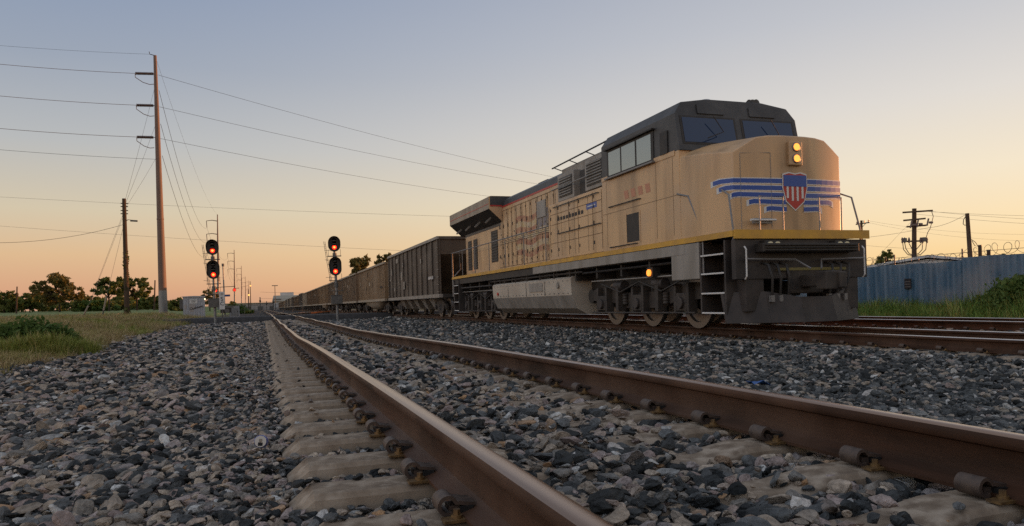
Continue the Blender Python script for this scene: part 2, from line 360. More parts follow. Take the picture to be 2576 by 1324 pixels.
# ------------------------------------------------------------------ point-scattered stuff (gravel, grass)
def scatter(name, pts, rot, scl, idx, coll, label):
    me = bpy.data.meshes.new(name); me.from_pydata(pts.tolist(), [], [])
    a = me.attributes.new('rot','FLOAT_VECTOR','POINT'); a.data.foreach_set('vector', rot.astype(np.float32).ravel())
    a = me.attributes.new('scl','FLOAT_VECTOR','POINT'); a.data.foreach_set('vector', scl.astype(np.float32).ravel())
    a = me.attributes.new('idx','INT','POINT'); a.data.foreach_set('value', idx.astype(np.int32))
    o = bpy.data.objects.new(name, me); C.objects.link(o); tag(o, label, name.replace('_',' '), kind='stuff')
    ng = bpy.data.node_groups.new(name+'_scatter','GeometryNodeTree')
    ng.interface.new_socket('Geometry', in_out='INPUT', socket_type='NodeSocketGeometry'); ng.interface.new_socket('Geometry', in_out='OUTPUT', socket_type='NodeSocketGeometry')
    N = ng.nodes; L = ng.links; gi = N.new('NodeGroupInput'); go = N.new('NodeGroupOutput')
    ip = N.new('GeometryNodeInstanceOnPoints'); ci = N.new('GeometryNodeCollectionInfo'); ci.inputs[0].default_value = coll; ci.inputs[1].default_value = True; ci.inputs[2].default_value = True
    def attr(nm, ty):
        q = N.new('GeometryNodeInputNamedAttribute'); q.data_type = ty; q.inputs[0].default_value = nm; return [s for s in q.outputs if s.enabled][0]
    L.new(gi.outputs[0], ip.inputs['Points']); L.new(ci.outputs[0], ip.inputs['Instance']); ip.inputs['Pick Instance'].default_value = True
    L.new(attr('idx','INT'), ip.inputs['Instance Index']); L.new(attr('rot','FLOAT_VECTOR'), ip.inputs['Rotation']); L.new(attr('scl','FLOAT_VECTOR'), ip.inputs['Scale'])
    L.new(ip.outputs[0], go.inputs[0])
    md = o.modifiers.new('scatter','NODES'); md.node_group = ng
    return o
import bmesh
def rock_mesh(k, sub, m):
    rg = np.random.default_rng(100+k); bm = bmesh.new(); bmesh.ops.create_icosphere(bm, subdivisions=sub, radius=1.)
    P = np.array([v.co for v in bm.verts])
    for _ in range(9):
        n = rg.normal(size=3); n /= np.linalg.norm(n); d = rg.uniform(.42,.8)
        e = np.maximum(P@n-d, 0); P = P-e[:,None]*n
    P *= np.array([1, rg.uniform(.5,.9), rg.uniform(.34,.68)])*.62/np.abs(P).max()*1.15
    P += rg.normal(0,.012,P.shape)
    for v, p in zip(bm.verts, P): v.co = p
    me = bpy.data.meshes.new('ballast_stone'); bm.to_mesh(me); bm.free(); me.materials.append(m)
    me.shade_smooth(); me.set_sharp_from_angle(angle=R(26)); return me
def coll_of(name, meshes):
    c = bpy.data.collections.new(name)
    for i, me in enumerate(meshes):
        o = bpy.data.objects.new('%s_%02d' % (name,i), me); c.objects.link(o)
    return c
rockA = coll_of('stone_kinds', [rock_mesh(k, 3 if k < 12 else 2, M['stone']) for k in range(12)])
rockB = coll_of('dark_stone_kinds', [rock_mesh(k+30, 2, M['stonedk']) for k in range(8)])
def vis(x, y, margin=.2):                         # keep to the part of the place a photograph taken around here can see
    d = x*st+y*ct; a = x*ct-y*st
    return (d > .5) & (np.abs(a/np.maximum(d,.01)) < .7+margin+.25/np.maximum(d,.3))
def jit(x0, x1, y0, y1, step):
    nx = int((x1-x0)/step); ny = int((y1-y0)/step); X, Y = np.meshgrid(np.arange(nx), np.arange(ny))
    x = x0+(X.ravel()+rng.random(nx*ny))*step; y = y0+(Y.ravel()+rng.random(nx*ny))*step
    k = vis(x, y); return x[k], y[k]
def stones(x0, x1, y0, y1, step, size, layers=2, far=False):
    out = []
    for l in range(layers):
        x, y = jit(x0, x1, y0, y1, step); s = size*np.clip(np.exp(rng.normal(-.06,.46,len(x))),.4,2.4)
        z = hgt(x, y)+s*(.12+.22*l)*rng.uniform(.4,1.3,len(x))-(.012 if l == 0 else 0)
        out.append(np.stack([x,y,z,s],1))
    return np.concatenate(out)
P = [stones(-4.4,7.5,-.2,5.2,.029,.032,2), stones(-4.4,8.6,5.2,10,.042,.038,2), stones(-4.6,17.,10,20,.066,.048,2), stones(-4.8,17.3,20,34,.10,.062,2), stones(-5,13,34,56,.17,.10,1), stones(7.5,17.2,-1,10,.055,.042,1)]
P = np.concatenate(P)
x, y, z, s = P.T
keep = (x > edge(y)+rng.normal(0,.25,len(x))) & (x < 17.3+rng.normal(0,.2,len(x)))
# keep ties clear of stones, except where the middle of each tie is buried
lx = np.abs(x-1.35); iy = np.round((y-.65)/T1P); dy = np.abs(y-.65-iy*T1P)
on = (lx < 1.30) & (dy < .112) & (y < 50)
mid = (lx < .10) | ((np.abs(x-1.13) < .30) & (rng.random(len(x)) < .75)) | ((lx < .5) & (rng.random(len(x)) < .07))
strayer = rng.random(len(x)) < .012
keep &= ~(on & ~mid & ~strayer)
lefty = (x < .6) & (lx < 1.45) & (y < 30); le = lefty & (x > -.10); s = np.where(le, np.minimum(s,.042), s); z = np.where(le, .302-drop(y)+.036*rng.random(len(x))**1.5, z)
te = (x > -.45) & (x <= -.08) & (y < 30); s = np.where(te, np.minimum(s,.05), s); z = np.where(te, np.minimum(z,.272-drop(y)+.02*rng.random(len(x))), z)
inner = (lx < .75) & ~mid & (y < 30); z = np.where(inner, np.minimum(z, .364-drop(y)), z)
z = np.where(on & mid, z+.03, z); z = np.where(on & strayer & ~mid, .378-drop(y)+s*.3, z)
nearrail = (np.abs(lx-.75) < .20); z = np.where(nearrail, np.minimum(z, .335-drop(y)), z)
keep &= ~((np.abs(lx-.75) < .10) & (z+s*.3 > .375-drop(y)))
for xc, ys0 in ((9.75,-1.8),(14.6,-1.8)):
    l2 = np.abs(x-xc); i2 = np.round((y-ys0)/.60); d2 = np.abs(y-ys0-i2*.60)
    o2 = (l2 < 1.30) & (d2 < .12) & (rng.random(len(x)) < .8)
    keep &= ~o2; z = np.where((l2 < 1.5), np.minimum(z, .125+.02*rng.random(len(x))), z)
    keep &= ~(np.abs(l2-.75) < .06)
keep &= ~((y > 53.5) & (y < 63))
x, y, z, s = x[keep], y[keep], z[keep], s[keep]
n = len(x); rot = np.stack([rng.normal(0,.35,n), rng.normal(0,.35,n), rng.uniform(0,6.28,n)],1)
sc = np.stack([s*rng.uniform(.85,1.35,n), s*rng.uniform(.85,1.15,n), s*rng.uniform(.8,1.2,n)],1)
right = x > 3.2+rng.normal(0,.5,n)
pts = np.stack([x,y,z],1)
scatter('gravel', pts[~right], rot[~right], sc[~right], rng.integers(0,12,(~right).sum()), rockA, 'loose grey, tan and pink crushed stone around the near track')
scatter('gravel', pts[right], rot[right], sc[right], rng.integers(0,8,right.sum()), rockB, 'darker grey crushed stone bank between the near track and the train')
print('stones', n)
def tuft(k, nb, h, w, spread, lean, m):
    rg = np.random.default_rng(k); vs = []; fs = []
    for b in range(nb):
        a = rg.uniform(0,6.28); r = spread*math.sqrt(rg.random()); x0, y0 = r*math.cos(a), r*math.sin(a); hh = h*rg.uniform(.45,1.15)
        a2 = a+rg.normal(0,.8); ln = lean*rg.uniform(.2,1.2)*hh; ww = w*rg.uniform(.6,1.2); px, py = -math.sin(a2)*ww/2, math.cos(a2)*ww/2
        o = len(vs)
        for t in (0,.5,1.):
            q = t**1.8*ln; cx, cy, cz = x0+math.cos(a2)*q, y0+math.sin(a2)*q, hh*(t-.18*t*t*lean)
            f = 1-.92*t**1.5
            vs += [(cx-px*f, cy-py*f, cz), (cx+px*f, cy+py*f, cz)]
        fs += [(o,o+1,o+3,o+2),(o+2,o+3,o+5,o+4)]
    me = bpy.data.meshes.new('grass_tuft'); me.from_pydata(vs, [], fs); me.update(); me.materials.append(m); return me
dryC = coll_of('dry_tufts', [tuft(k, 26, .34, .014, .12, .75, M['grassdry']) for k in range(5)])
grnC = coll_of('green_tufts', [tuft(20+k, 26, .30, .014, .11, .6, M['grassgreen']) for k in range(5)])
weedC = coll_of('weed_tufts', [tuft(40+k, 30, .8, .03, .2, .5, M['weed']) for k in range(5)])
def grass(name, label, x, y, z, s, coll):
    n = len(x); rot = np.stack([rng.normal(0,.1,n), rng.normal(0,.1,n), rng.uniform(0,6.28,n)],1); sc = np.repeat(s[:,None],3,1)
    return scatter(name, np.stack([x,y,z],1), rot, sc, rng.integers(0,5,n), coll, label)
def verge(step, y0, y1, x0, sz):
    x, y = jit(x0, -3.4, y0, y1, step); k = x < edge(y)-.05+rng.normal(0,.22,len(x)); x, y = x[k], y[k]
    return np.stack([x,y,np.full(len(x),sz)],1)
V = np.concatenate([verge(.085,10,22,-9,.62), verge(.15,22,36,-14,.8), verge(.30,36,62,-26,1.3), verge(.6,62,84,-40,1.7)])
x, y, s = V.T; nz = np.sin(x*1.3+y*.5)*.5+np.sin(x*.6-y*.35+1)*.5+rng.normal(0,.45,len(x)); depth = edge(y)-x
front = np.exp(-depth/1.6)
dry = (nz+front*.7+.12) > 0
low = (depth < .6) & (rng.random(len(x)) < .6)
s = s*np.where(low,.4,1)*rng.uniform(.5,1.25,len(x))*np.where(y > 40,.75,1)
zz = hgt(x,y)-.01
grass('dry_grass','tan dry grass along the edge of the gravel',x[dry],y[dry],zz[dry],s[dry],dryC)
grass('green_grass','short green grass behind the gravel on the left',x[~dry],y[~dry],zz[~dry],s[~dry],grnC)
def clump(px, py, n, rad, hgtm, name, label, coll, cat='grass clump'):
    a = rng.uniform(0,6.28,n); r = rad*np.sqrt(rng.random(n)); x = px+r*np.cos(a)*1.2; y = py+r*np.sin(a)
    s = hgtm*(1.15-.5*(r/rad)**2)*rng.uniform(.7,1.2,n)
    o = grass(name, label, x, y, hgt(x,y)-.01, s, coll); o['category'] = cat
clump(-4.7,19.0,360,.9,1.55,'tall_grass','tall green grass clump at the gravel edge beside the leafy bush',grnC)
xw, yw = jit(17.2,23.9,4,46,.28); kk = rng.random(len(xw)) < np.clip((xw-17)/2.2,.15,1); xw, yw = xw[kk], yw[kk]
sw = 1.45*rng.uniform(.35,.8,len(xw))*np.clip(.45+(xw-17.2)/6,.35,1.25)*(.7+.5*(np.sin(yw*.9)+np.sin(yw*.37+2))*.5)
grass('weeds','green weeds and grass growing along the foot of the blue fence',xw,yw,hgt(xw,yw)-.02,np.maximum(sw,.25),weedC)
# ------------------------------------------------------------------ foliage
def leaf_crown(blobs, n, size, rg, fill=.55, sub=False):
    v = []; f = []; tone = []
    wts = np.array([b[3]*b[4]*b[5] for b in blobs])**.7; wts /= wts.sum()
    which = rg.choice(len(blobs), n, p=wts)
    D = rg.normal(size=(n,3)); D /= np.linalg.norm(D,axis=1)[:,None]
    B = np.array(blobs)[which]; rad = (fill+(1-fill)*rg.random(n))**.6*(1+.16*rg.normal(size=n))
    bt = rg.random(len(blobs))[which]
    K_ = 7; SD = rg.normal(size=(len(blobs),K_,3)); SD /= np.linalg.norm(SD,axis=2)[:,:,None]; SR = rg.uniform(.45,1.05,(len(blobs),K_)); kk = rg.integers(0,K_,n)
    if sub: P = B[:,:3]+(SD[which,kk]*SR[which,kk][:,None]+D*rad[:,None]*.42)*B[:,3:6]; bt = (bt+rg.random((len(blobs),K_))[which,kk])/2
    else: P = B[:,:3]+D*rad[:,None]*B[:,3:6]
    A = rg.normal(size=(n,3)); A /= np.linalg.norm(A,axis=1)[:,None]
    Q = np.cross(A, rg.normal(size=(n,3))); Q /= np.linalg.norm(Q,axis=1)[:,None]
    sz = size*np.exp(rg.normal(0,.35,n))[:,None]
    V = np.stack([P-A*sz, P+Q*sz*.55, P+A*sz, P-Q*sz*.55],1).reshape(-1,3)
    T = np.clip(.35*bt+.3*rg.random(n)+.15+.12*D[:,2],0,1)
    return V, np.repeat(T,4), n
def tree(name, label, base, h, w, seed, m='leaf', n=2600, size=.3, cat='tree', group=None, crown0=.25, flat=1., nb=9, lean=0., fill=.5, bs=1.):
    nb = int(nb*1.9); bs *= .66
    rg = np.random.default_rng(seed); t = thing(name, label, cat, base, (0,0,0), group)
    blobs = []; tr = MB(); top = h*(crown0+.25)
    tr.tube([(0,0,-.4),(lean*.3,0,top*.5),(lean*.6,.0,top)], max(.05,h*.028), M['bark'], 7, h*.014)
    for i in range(nb):
        a = i*2.4+rg.uniform(-.5,.5); u = (i+.5)/nb; r = w*.5*rg.uniform(.2,.9)*(1.15-.75*u)**.5; zc = h*(crown0+(1-crown0)*(.12+.74*u))
        b = w*rg.uniform(.12,.27)*bs*.9
        c = (lean+r*math.cos(a), r*math.sin(a), zc); blobs.append((*c, b, b, b*.72*flat))
        tr.tube([(lean*.4,0,top*rg.uniform(.5,.95)),((lean+c[0])*.5,c[1]*.5,(top*.75+c[2])*.5),c], h*.012, M['bark'], 5, h*.004)
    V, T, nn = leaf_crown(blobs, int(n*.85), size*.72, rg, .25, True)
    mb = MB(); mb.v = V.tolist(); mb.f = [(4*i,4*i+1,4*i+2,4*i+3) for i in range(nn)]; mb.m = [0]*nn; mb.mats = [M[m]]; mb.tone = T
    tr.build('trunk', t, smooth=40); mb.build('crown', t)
    return t
def gpt(X, Y, d, zz=None):
    p = at(X, Y, d); p.z = float(hgt(p.x, p.y)) if zz is None else zz; return p
def hpx(px, d): return px*d/F
TL = 'trees beyond the field on the left'
def ltree(label, X, d, toppx, wpx, seed, **k):
    b = gpt(X, 780, d); b.z -= .2
    V0 = 777+(664-X)*.028; h = hpx(V0-toppx, d)+CZ-b.z
    return tree(k.pop('name','tree'), label, b, h, hpx(wpx,d), seed, group=TL, **k)
ltree('large olive broadleaf tree with an airy crown behind the field', 150, 168, 688, 128, 1, m='leafwarm', n=5200, size=.42, nb=13, crown0=.2)
ltree('flat topped dark tree just left of the wooden pole', 275, 160, 693, 95, 2, n=3400, size=.40, flat=.6, crown0=.42, nb=9)
ltree('spreading dark tree just right of the wooden pole', 345, 165, 695, 92, 3, n=3600, size=.40, flat=.65, crown0=.35, nb=10)
ltree('low dark tree at the left edge of the photograph', 10, 185, 730, 95, 4, n=3200, size=.45, crown0=.1, nb=10)
ltree('low dark tree second from the left edge behind the field', 75, 190, 735, 80, 5, n=3000, size=.45, crown0=.1, nb=9)
ltree('rounded green bush tree filling the gap right of the large olive tree', 212, 190, 740, 75, 6, n=3000, size=.45, crown0=.05, nb=9)
ltree('small dark tree behind the lamp pole base', 325, 205, 742, 90, 7, n=2600, size=.5, crown0=.05, nb=8)
ltree('low green tree between the wooden pole and the steel pole', 385, 180, 742, 60, 8, n=2600, size=.42, crown0=.05, nb=8)
ltree('small olive tree behind the relay hut', 528, 150, 722, 52, 9, m='leafwarm', n=1800, size=.32, crown0=.2, nb=8, fill=.7)
ltree('dark low scrub tree left of the relay hut', 445, 140, 752, 60, 10, n=2600, size=.35, crown0=.02, nb=9)
ltree('dark scrub tree behind the wooden pole and the field', 255, 215, 748, 90, 11, n=2600, size=.5, crown0=.02, nb=8)
ltree('dense dark tree behind the leafy bush', 118, 215, 738, 90, 12, n=2600, size=.5, crown0=.02, nb=8)
ltree('low green scrub right of the railway signal on the left', 600, 150, 768, 70, 13, m='leafbush', n=2200, size=.3, crown0=.0, nb=9, name='scrub')
ltree('far grey green tree by the white warehouse', 585, 330, 757, 22, 14, n=600, size=.5, crown0=.1, nb=6)
for k,(X,d,top,w,m_) in enumerate(((40,205,748,110,'leafbush'),(175,210,752,120,'leaf'),(240,170,756,100,'leafbush'),(300,190,752,100,'leaf'),(360,200,750,90,'leafbush'),(420,170,760,80,'leaf'),(-40,200,735,100,'leaf'),(480,200,764,70,'leafbush'))):
    ltree(('green scrub in front of the low trees at the far left','dark scrub under the large olive tree','green scrub between the olive tree and the flat topped tree','dark scrub behind the leaning guy guards','green scrub behind the wooden pole','low dark scrub right of the steel pole','dark tree cut by the left edge of the photograph','low green scrub behind the relay hut')[k],X,d,top,w,60+k,m=m_,n=2600,size=.5,crown0=.0,nb=8,name='scrub')
RT_ = 'trees beyond the train and the fence'
def rtree(label, X, Y, d, wpx, seed, **k):
    p = at(X, Y, d); b = Vector((p.x, p.y, .1)); return tree('tree', label, b, p.z-.1, hpx(wpx,d), seed, group=RT_, **k)
rtree('green tree rising behind the tan coal cars', 905, 642, 120, 85, 21, m='leafwarm', n=3800, size=.34, nb=12, crown0=.45)
rtree('green tree right behind the nearest tan coal car', 965, 630, 125, 60, 22, m='leafwarm', n=2600, size=.34, nb=10, crown0=.45)
rtree('dark tree behind the fence beside the locomotive', 2226, 622, 75, 66, 23, n=3200, size=.17, nb=10, crown0=.35)
rtree('low dark tree at the right behind the blue fence', 2530, 632, 80, 78, 24, n=2600, size=.2, nb=10, crown0=.3)
def bush(name, label, base, blobs, n, size, seed, m):
    rg = np.random.default_rng(seed); t = thing(name, label, 'bush', base)
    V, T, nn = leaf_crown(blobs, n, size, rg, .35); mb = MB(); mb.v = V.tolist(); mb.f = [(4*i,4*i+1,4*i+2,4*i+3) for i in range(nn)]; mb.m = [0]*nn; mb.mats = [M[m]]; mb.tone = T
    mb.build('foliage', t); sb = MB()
    for b in blobs: sb.tube([(b[0]*.2,b[1]*.2,-.1),(b[0]*.7,b[1]*.7,b[2]*.6),(b[0],b[1],b[2]+b[5]*.6)], .02, M['bark'], 5, .006)
    sb.build('stems', t)
bb = gpt(72, 840, 17.5)
bush('leafy_bush','dark green leafy bush at the left behind the dry grass', bb, [(-.55,0,.38,.42,.5,.34),(.0,.1,.48,.46,.5,.38),(.5,0,.40,.38,.45,.32),(-.9,.2,.3,.34,.4,.28),(.8,0,.28,.28,.3,.28),(.15,-.2,.3,.6,.4,.34)], 7600, .045, 31, 'leafbush')
bush('leafy_bush','small dark bush cut by the left edge of the photograph', gpt(-25,845,17), [(0,0,.3,.32,.35,.32),(.15,0,.2,.25,.25,.2)], 1400, .042, 32, 'leafbush')
rb = at(2560, 802, 21.5); rb.z = .05
bush('shrub','large dark green shrub in front of the blue fence at the right', rb, [(.1,0,.6,.75,.8,.55),(-.55,.2,.45,.55,.6,.4),(.7,0,.75,.7,.8,.55),(.35,.3,.95,.5,.6,.32),(-1.0,.1,.3,.4,.5,.3),(.9,-.2,.4,.7,.6,.4)], 9000, .065, 33, 'leafbush')
# ------------------------------------------------------------------ locomotive  (local: x sideways, y back from the pilot face, z above the rail)
loco = thing('locomotive', 'yellow and grey diesel freight locomotive with winged nose emblem leading the coal train', 'locomotive', (9.75, 10.95, .345))
mb = MB(); mb.bx(-.85,.85,.75,21.6,.95,1.5,M['black']); mb.bx(-1.5,1.5,1.9,21.7,1.5,1.74,M['black']); mb.bx(-1.53,1.53,.52,21.9,1.74,1.86,M['dkgrey'])
for s in np.arange(2.5,21,1.4): mb.bx(-1.4,1.4,s,s+.08,1.2,1.5,M['black'])
for s in (8.0,10.2,12.4,14.5): mb.bx(-1.35,-.85,s,s+.9,1.36,1.5,M['black'])
mb.build('frame', loco, bevel=.008)
for sd in (-1,1):
    mb = MB(); mb.bx(min(sd*1.5,sd*1.545),max(sd*1.5,sd*1.545),2.2,11.2,1.52,1.735,M['greyp']); mb.build('side_sill', loco, bevel=.006)
    mb = MB(); mb.bx(min(sd*1.531,sd*1.552),max(sd*1.531,sd*1.552),.55,21.85,1.745,1.855,M['stripe_y']); mb.build('deck_stripe', loco)
mb = MB(); mb.bx(-1.56,1.56,-.012,.018,1.70,1.865,M['stripe_y']); mb.build('front_stripe', loco)
# pilot, plow, coupler
mb = MB(); mb.bx(-1.52,1.52,.03,.16,.95,1.69,M['plow']); mb.bx(-1.1,1.1,-.22,.03,1.44,1.60,M['black'])
for k in range(3): mb.bx(-1.05,1.05,-.26,-.22,1.455+k*.05,1.475+k*.05,M['black'])
mb.build('pilot', loco, bevel=.012)
mb = MB()
prof = [(-1.55,.42),(-.9,-.02),(-.35,-.30),(.35,-.30),(.9,-.02),(1.55,.42)]
for i in range(5):
    (xa,ya),(xb,yb) = prof[i],prof[i+1]
    ztA = .72 if abs(xa) > .5 else .60; ztB = .72 if abs(xb) > .5 else .60
    mb.add([(xa,ya-.12,.13),(xb,yb-.12,.13),(xb,yb+.02,ztB),(xa,ya+.02,ztA),(xa,ya-.06,.13),(xb,yb-.06,.13),(xb,yb+.08,ztB),(xa,ya+.08,ztA)],
        [(0,1,2,3),(7,6,5,4),(0,4,5,1),(3,2,6,7),(0,3,7,4),(1,5,6,2)], M['plow'])
mb.bx(-1.3,-.9,.05,.6,.35,.95,M['plow']); mb.bx(.9,1.3,.05,.6,.35,.95,M['plow'])
mb.build('snow_plow', loco, bevel=.008)
M['olive'] = mat('dull_yellow', (.2,.165,.05), .6); mb = MB(); mb.bx(-.62,.95,-.03,.025,1.10,1.15,M['olive']); mb.build('plow_stripe', loco)
mb = MB(); mb.bx(-.14,.14,-.55,.1,.78,1.0,M['grime']); mb.bx(-.2,.16,-.78,-.5,.72,1.06,M['grime']); mb.bx(.05,.2,-.85,-.55,.74,1.04,M['grime']); mb.bx(-.4,.4,-.02,.03,.66,1.14,M['grime'])
mb.build('coupler', loco, bevel=.03)
for k in range(6):
    xx = (-.95,-.75,-.55,.5,.7,.9)[k]; mb = MB(); mb.tube([(xx,.02,1.25),(xx,-.16,1.2),(xx*.95,-.2,.95),(xx*.9,-.12,.62)], .025, M['black'], 6); mb.build('air_hose', loco, smooth=60)
for sd in (-1,1):
    mb = MB(); a, b = sorted((sd*.62,sd*.98)); mb.bx(a,b,-.12,.02,1.46,1.66,M['black']); mb.cyl((sd*.72,-.12,1.56),(sd*.72,-.15,1.56),.075,M['sideglass'],12); mb.cyl((sd*.88,-.12,1.56),(sd*.88,-.15,1.56),.075,M['sideglass'],12)
    mb.build('ditch_light', loco, smooth=40)
mb = MB(); mb.tube([(-1.35,-.06,1.32),(-.3,-.1,1.30),(-.12,-.3,1.12)],.018,M['silver'],6); mb.tube([(1.35,-.06,1.32),(.3,-.1,1.30),(.12,-.3,1.12)],.018,M['silver'],6); mb.build('cut_lever', loco)
mb = MB()
for xx in (-.86,-.675,-.495,.45,.63,.81): mb.bx(xx-.035,xx+.035,-.16,-.07,.52,.64,M['silver'])
mb.build('hose_couplings', loco)
mb = MB()
for sd in (-1,1): mb.tube([(sd*1.36,-.02,.95),(sd*1.36,-.07,1.0),(sd*1.36,-.07,1.5),(sd*1.36,-.02,1.55)],.016,M['white'],6)
mb.build('pilot_grab_irons', loco)
# steps
for fr, y0 in ((1,.24),(0,20.75)):
    for sd in (-1,1):
        mb = MB(); a, b = sorted((sd*1.05,sd*1.54))
        for z in (.34,.72,1.10,1.46): mb.bx(a,b,y0+.04,y0+.78,z-.03,z,M['plow']); e0,e1 = sorted((sd*1.535,sd*1.552)); mb.bx(e0,e1,y0+.03,y0+.79,z-.028,z+.004,M['white'])
        mb.bx(a,b,y0-.02,y0+.03,.3,1.70,M['plow']); mb.bx(a,b,y0+.79,y0+.84,.3,1.70,M['plow']); c,d = sorted((sd*1.0,sd*1.05)); mb.bx(c,d,y0,y0+.8,.3,1.7,M['plow'])
        mb.build('step_well', loco, bevel=.006)
for sd in (-1,1):
    mb = MB(); a,b = sorted((sd*1.2,sd*1.54)); mb.bx(a,b,1.10,2.15,1.0,1.735,M['greyp']); mb.build('sand_box', loco, bevel=.02)
# nose: plan runs round the front, chamfered corners
NA, NB, NF = 1.26, 1.40, .72
NFf = lambda a: NF+.19*(min(abs(a),NA)/NA)**2
NP = [(-1.52,2.35),(-1.52,NB),(-NA,NF),(NA,NF),(1.52,NB),(1.52,2.35)]
mb = MB()
tz = lambda a: 3.70 if a < .5 else (3.70-.04*(a-.5)/.3 if a < .8 else 3.66-.28*(a-.8)/(NA-.8))
bz = lambda a: 3.86 if a < .5 else (3.86-.02*(a-.5)/.3 if a < .8 else 3.84-.14*(a-.8)/(NA-.8))
LT = [-NA,-1.03,-.80,-.55,-.28,0,.28,.55,.80,1.03,NA]
NP2 = [(-1.52,2.38,3.56),(-1.52,NB,3.44)]+[(a,NFf(a),tz(abs(a))) for a in LT]+[(1.52,NB,3.44),(1.52,2.38,3.56)]
BK = [None,(-1.46,2.38,3.60)]+[(a*.99,2.38,bz(abs(a))) for a in LT]+[(1.46,2.38,3.60),None]
n_ = len(NP2); vs = [(x,y,1.86) for x,y,z in NP2]+[(x,y,z) for x,y,z in NP2]+[q or NP2[i] for i,q in enumerate(BK)]
fs = [(i,i+1,n_+i+1,n_+i) for i in range(n_-1)]+[(n_+i,n_+i+1,2*n_+i+1,2*n_+i) for i in range(1,n_-2)]+[(n_,n_+1,2*n_+1),(n_+n_-1,2*n_+n_-2,n_+n_-2)]+[(n_-1,0,n_)+tuple(2*n_+i for i in range(1,n_-1))+(2*n_-1,)]
mb.add(vs, fs, M['yellow']); mb.build('nose', loco, smooth=24, bevel=.022)
# point on the nose skin: u metres round from the centre, z height, proud by e
def nose_pt(u, z, e):
    s_ = 1 if u >= 0 else -1; a = abs(u); cx, cy = 1.52-NA, NB-NFf(NA); L1 = math.hypot(cx,cy)
    if a <= NA: return Vector((s_*a, NFf(a)-e, z))
    q = (a-NA)/L1; dx, dy = cx/L1, cy/L1
    if q <= 1: return Vector((s_*(NA+cx*q+dy*e), NFf(NA)+cy*q-dx*e, z))
    return Vector((s_*(1.52+e), NB+(a-NA-L1), z))
def skin(mb, us, zf0, zf1, e, m):                  # thin raised strip laid on the nose
    us = sorted(set(list(us)+[u for u in (-NA,NA,-NA-math.hypot(1.52-NA,NB-NFf(NA)),NA+math.hypot(1.52-NA,NB-NFf(NA))) if us[0] < u < us[-1]])); 
    for a, b in zip(us[:-1],us[1:]):
        p = [nose_pt(a,zf0(a),e),nose_pt(b,zf0(b),e),nose_pt(b,zf1(b),e),nose_pt(a,zf1(a),e)]
        q = [nose_pt(a,zf0(a),0),nose_pt(b,zf0(b),0),nose_pt(b,zf1(b),0),nose_pt(a,zf1(a),0)]
        mb.add(p+q, [(0,1,2,3),(0,4,5,1),(2,6,7,3)], m)
zc = 2.62
for sd in (-1,1):
    mb = MB()
    for k in range(5):                             # five feathers a side, the upper ones longest
        ln = (1.72,1.60,1.34,1.02,.68)[k]; z0 = zc+.26-k*.135
        u0 = .20; us = np.linspace(u0, ln, 10)
        up = lambda u, z0=z0, ln=ln: z0+.035*(abs(u)/ln)**2-.055*max(0,(abs(u)-ln+.18)/.18)**2
        us = us if sd > 0 else -us[::-1]
        skin(mb, list(us), lambda u: up(u)-.118, up, .004, M['white'])
        us2 = np.linspace(u0, ln-.05, 10); us2 = us2 if sd > 0 else -us2[::-1]
        skin(mb, list(us2), lambda u: up(u)-.100, lambda u: up(u)-.018, .008, M['blue'])
    mb.build('wing_emblem', loco)
mb = MB()
def shield(sc, e, m, z0=zc+.02):
    o = [(-.26,.30),(-.13,.335),(0,.31),(.13,.335),(.26,.30),(.27,.05),(.2,-.2),(0,-.36),(-.2,-.2),(-.27,.05)]
    mb.add([(a*sc,NF-e,z0+b*sc) for a,b in o]+[(a*sc,NF,z0+b*sc) for a,b in o], [tuple(range(10))]+[(i,i+10,(i+1)%10+10,(i+1)%10) for i in range(10)], m)
shield(1.08,.010,M['white']); shield(1.0,.014,M['red'])
for k in range(4): mb.bx(-.2+k*.115,-.155+k*.115,NF-.02,NF-.014,zc-.20+abs(k-1.5)*.05,zc+.10,M['white'])
mb.bx(-.262,.262,NF-.024,NF-.014,zc+.10,zc+.315,M['blue']); mb.build('shield_emblem', loco)
def text_mesh(name, s, size, parent, loc, rot, m, ext=.004, align='CENTER'):
    cu = bpy.data.curves.new(name,'FONT'); cu.body = s; cu.size = size; cu.extrude = ext; cu.align_x = align; cu.align_y = 'CENTER'
    to = bpy.data.objects.new(name, cu); C.objects.link(to); dg = bpy.context.evaluated_depsgraph_get(); dg.update()
    me = bpy.data.meshes.new_from_object(to.evaluated_get(dg)); bpy.data.objects.remove(to); me.materials.clear(); me.materials.append(m)
    o = bpy.data.objects.new(name, me); C.objects.link(o); o.parent = parent; o.location = loc; o.rotation_euler = rot; return o
# headlights on the nose
mb = MB(); mb.bx(-.15,.15,NF-.07,NF+.02,3.12,3.58,M['yellow']); hb = mb.build('headlight_housing', loco, bevel=.02)
for z in (3.25,3.47):
    mb = MB(); mb.lathe([(0,.092),(.02,.092),(.03,.078),(.022,.07)],(0,NF-.065,z),(0,-1,0),M['silver'],16); mb.cyl((0,NF-.07,z),(0,NF-.096,z),.068,M['lampwarm'],16); mb.build('headlight', loco, smooth=40)
mb = MB(); mb.tube([(-1.1,NF-.1,2.06),(-.55,NF-.12,2.06)],.022,M['white'],8); mb.bx(-1.0,-.6,NF-.08,NF,2.0,2.1,M['silver']); mb.build('nose_grab_rail', loco, smooth=50)
mb = MB()
for u in (-1.12,-.52): mb.tube([nose_pt(u,1.92,.004),nose_pt(u,3.36,.004)],.006,M['greyp'],4)
mb.tube([nose_pt(-1.12,3.36,.004),nose_pt(-.52,3.36,.004)],.006,M['greyp'],4); mb.build('nose_door', loco)
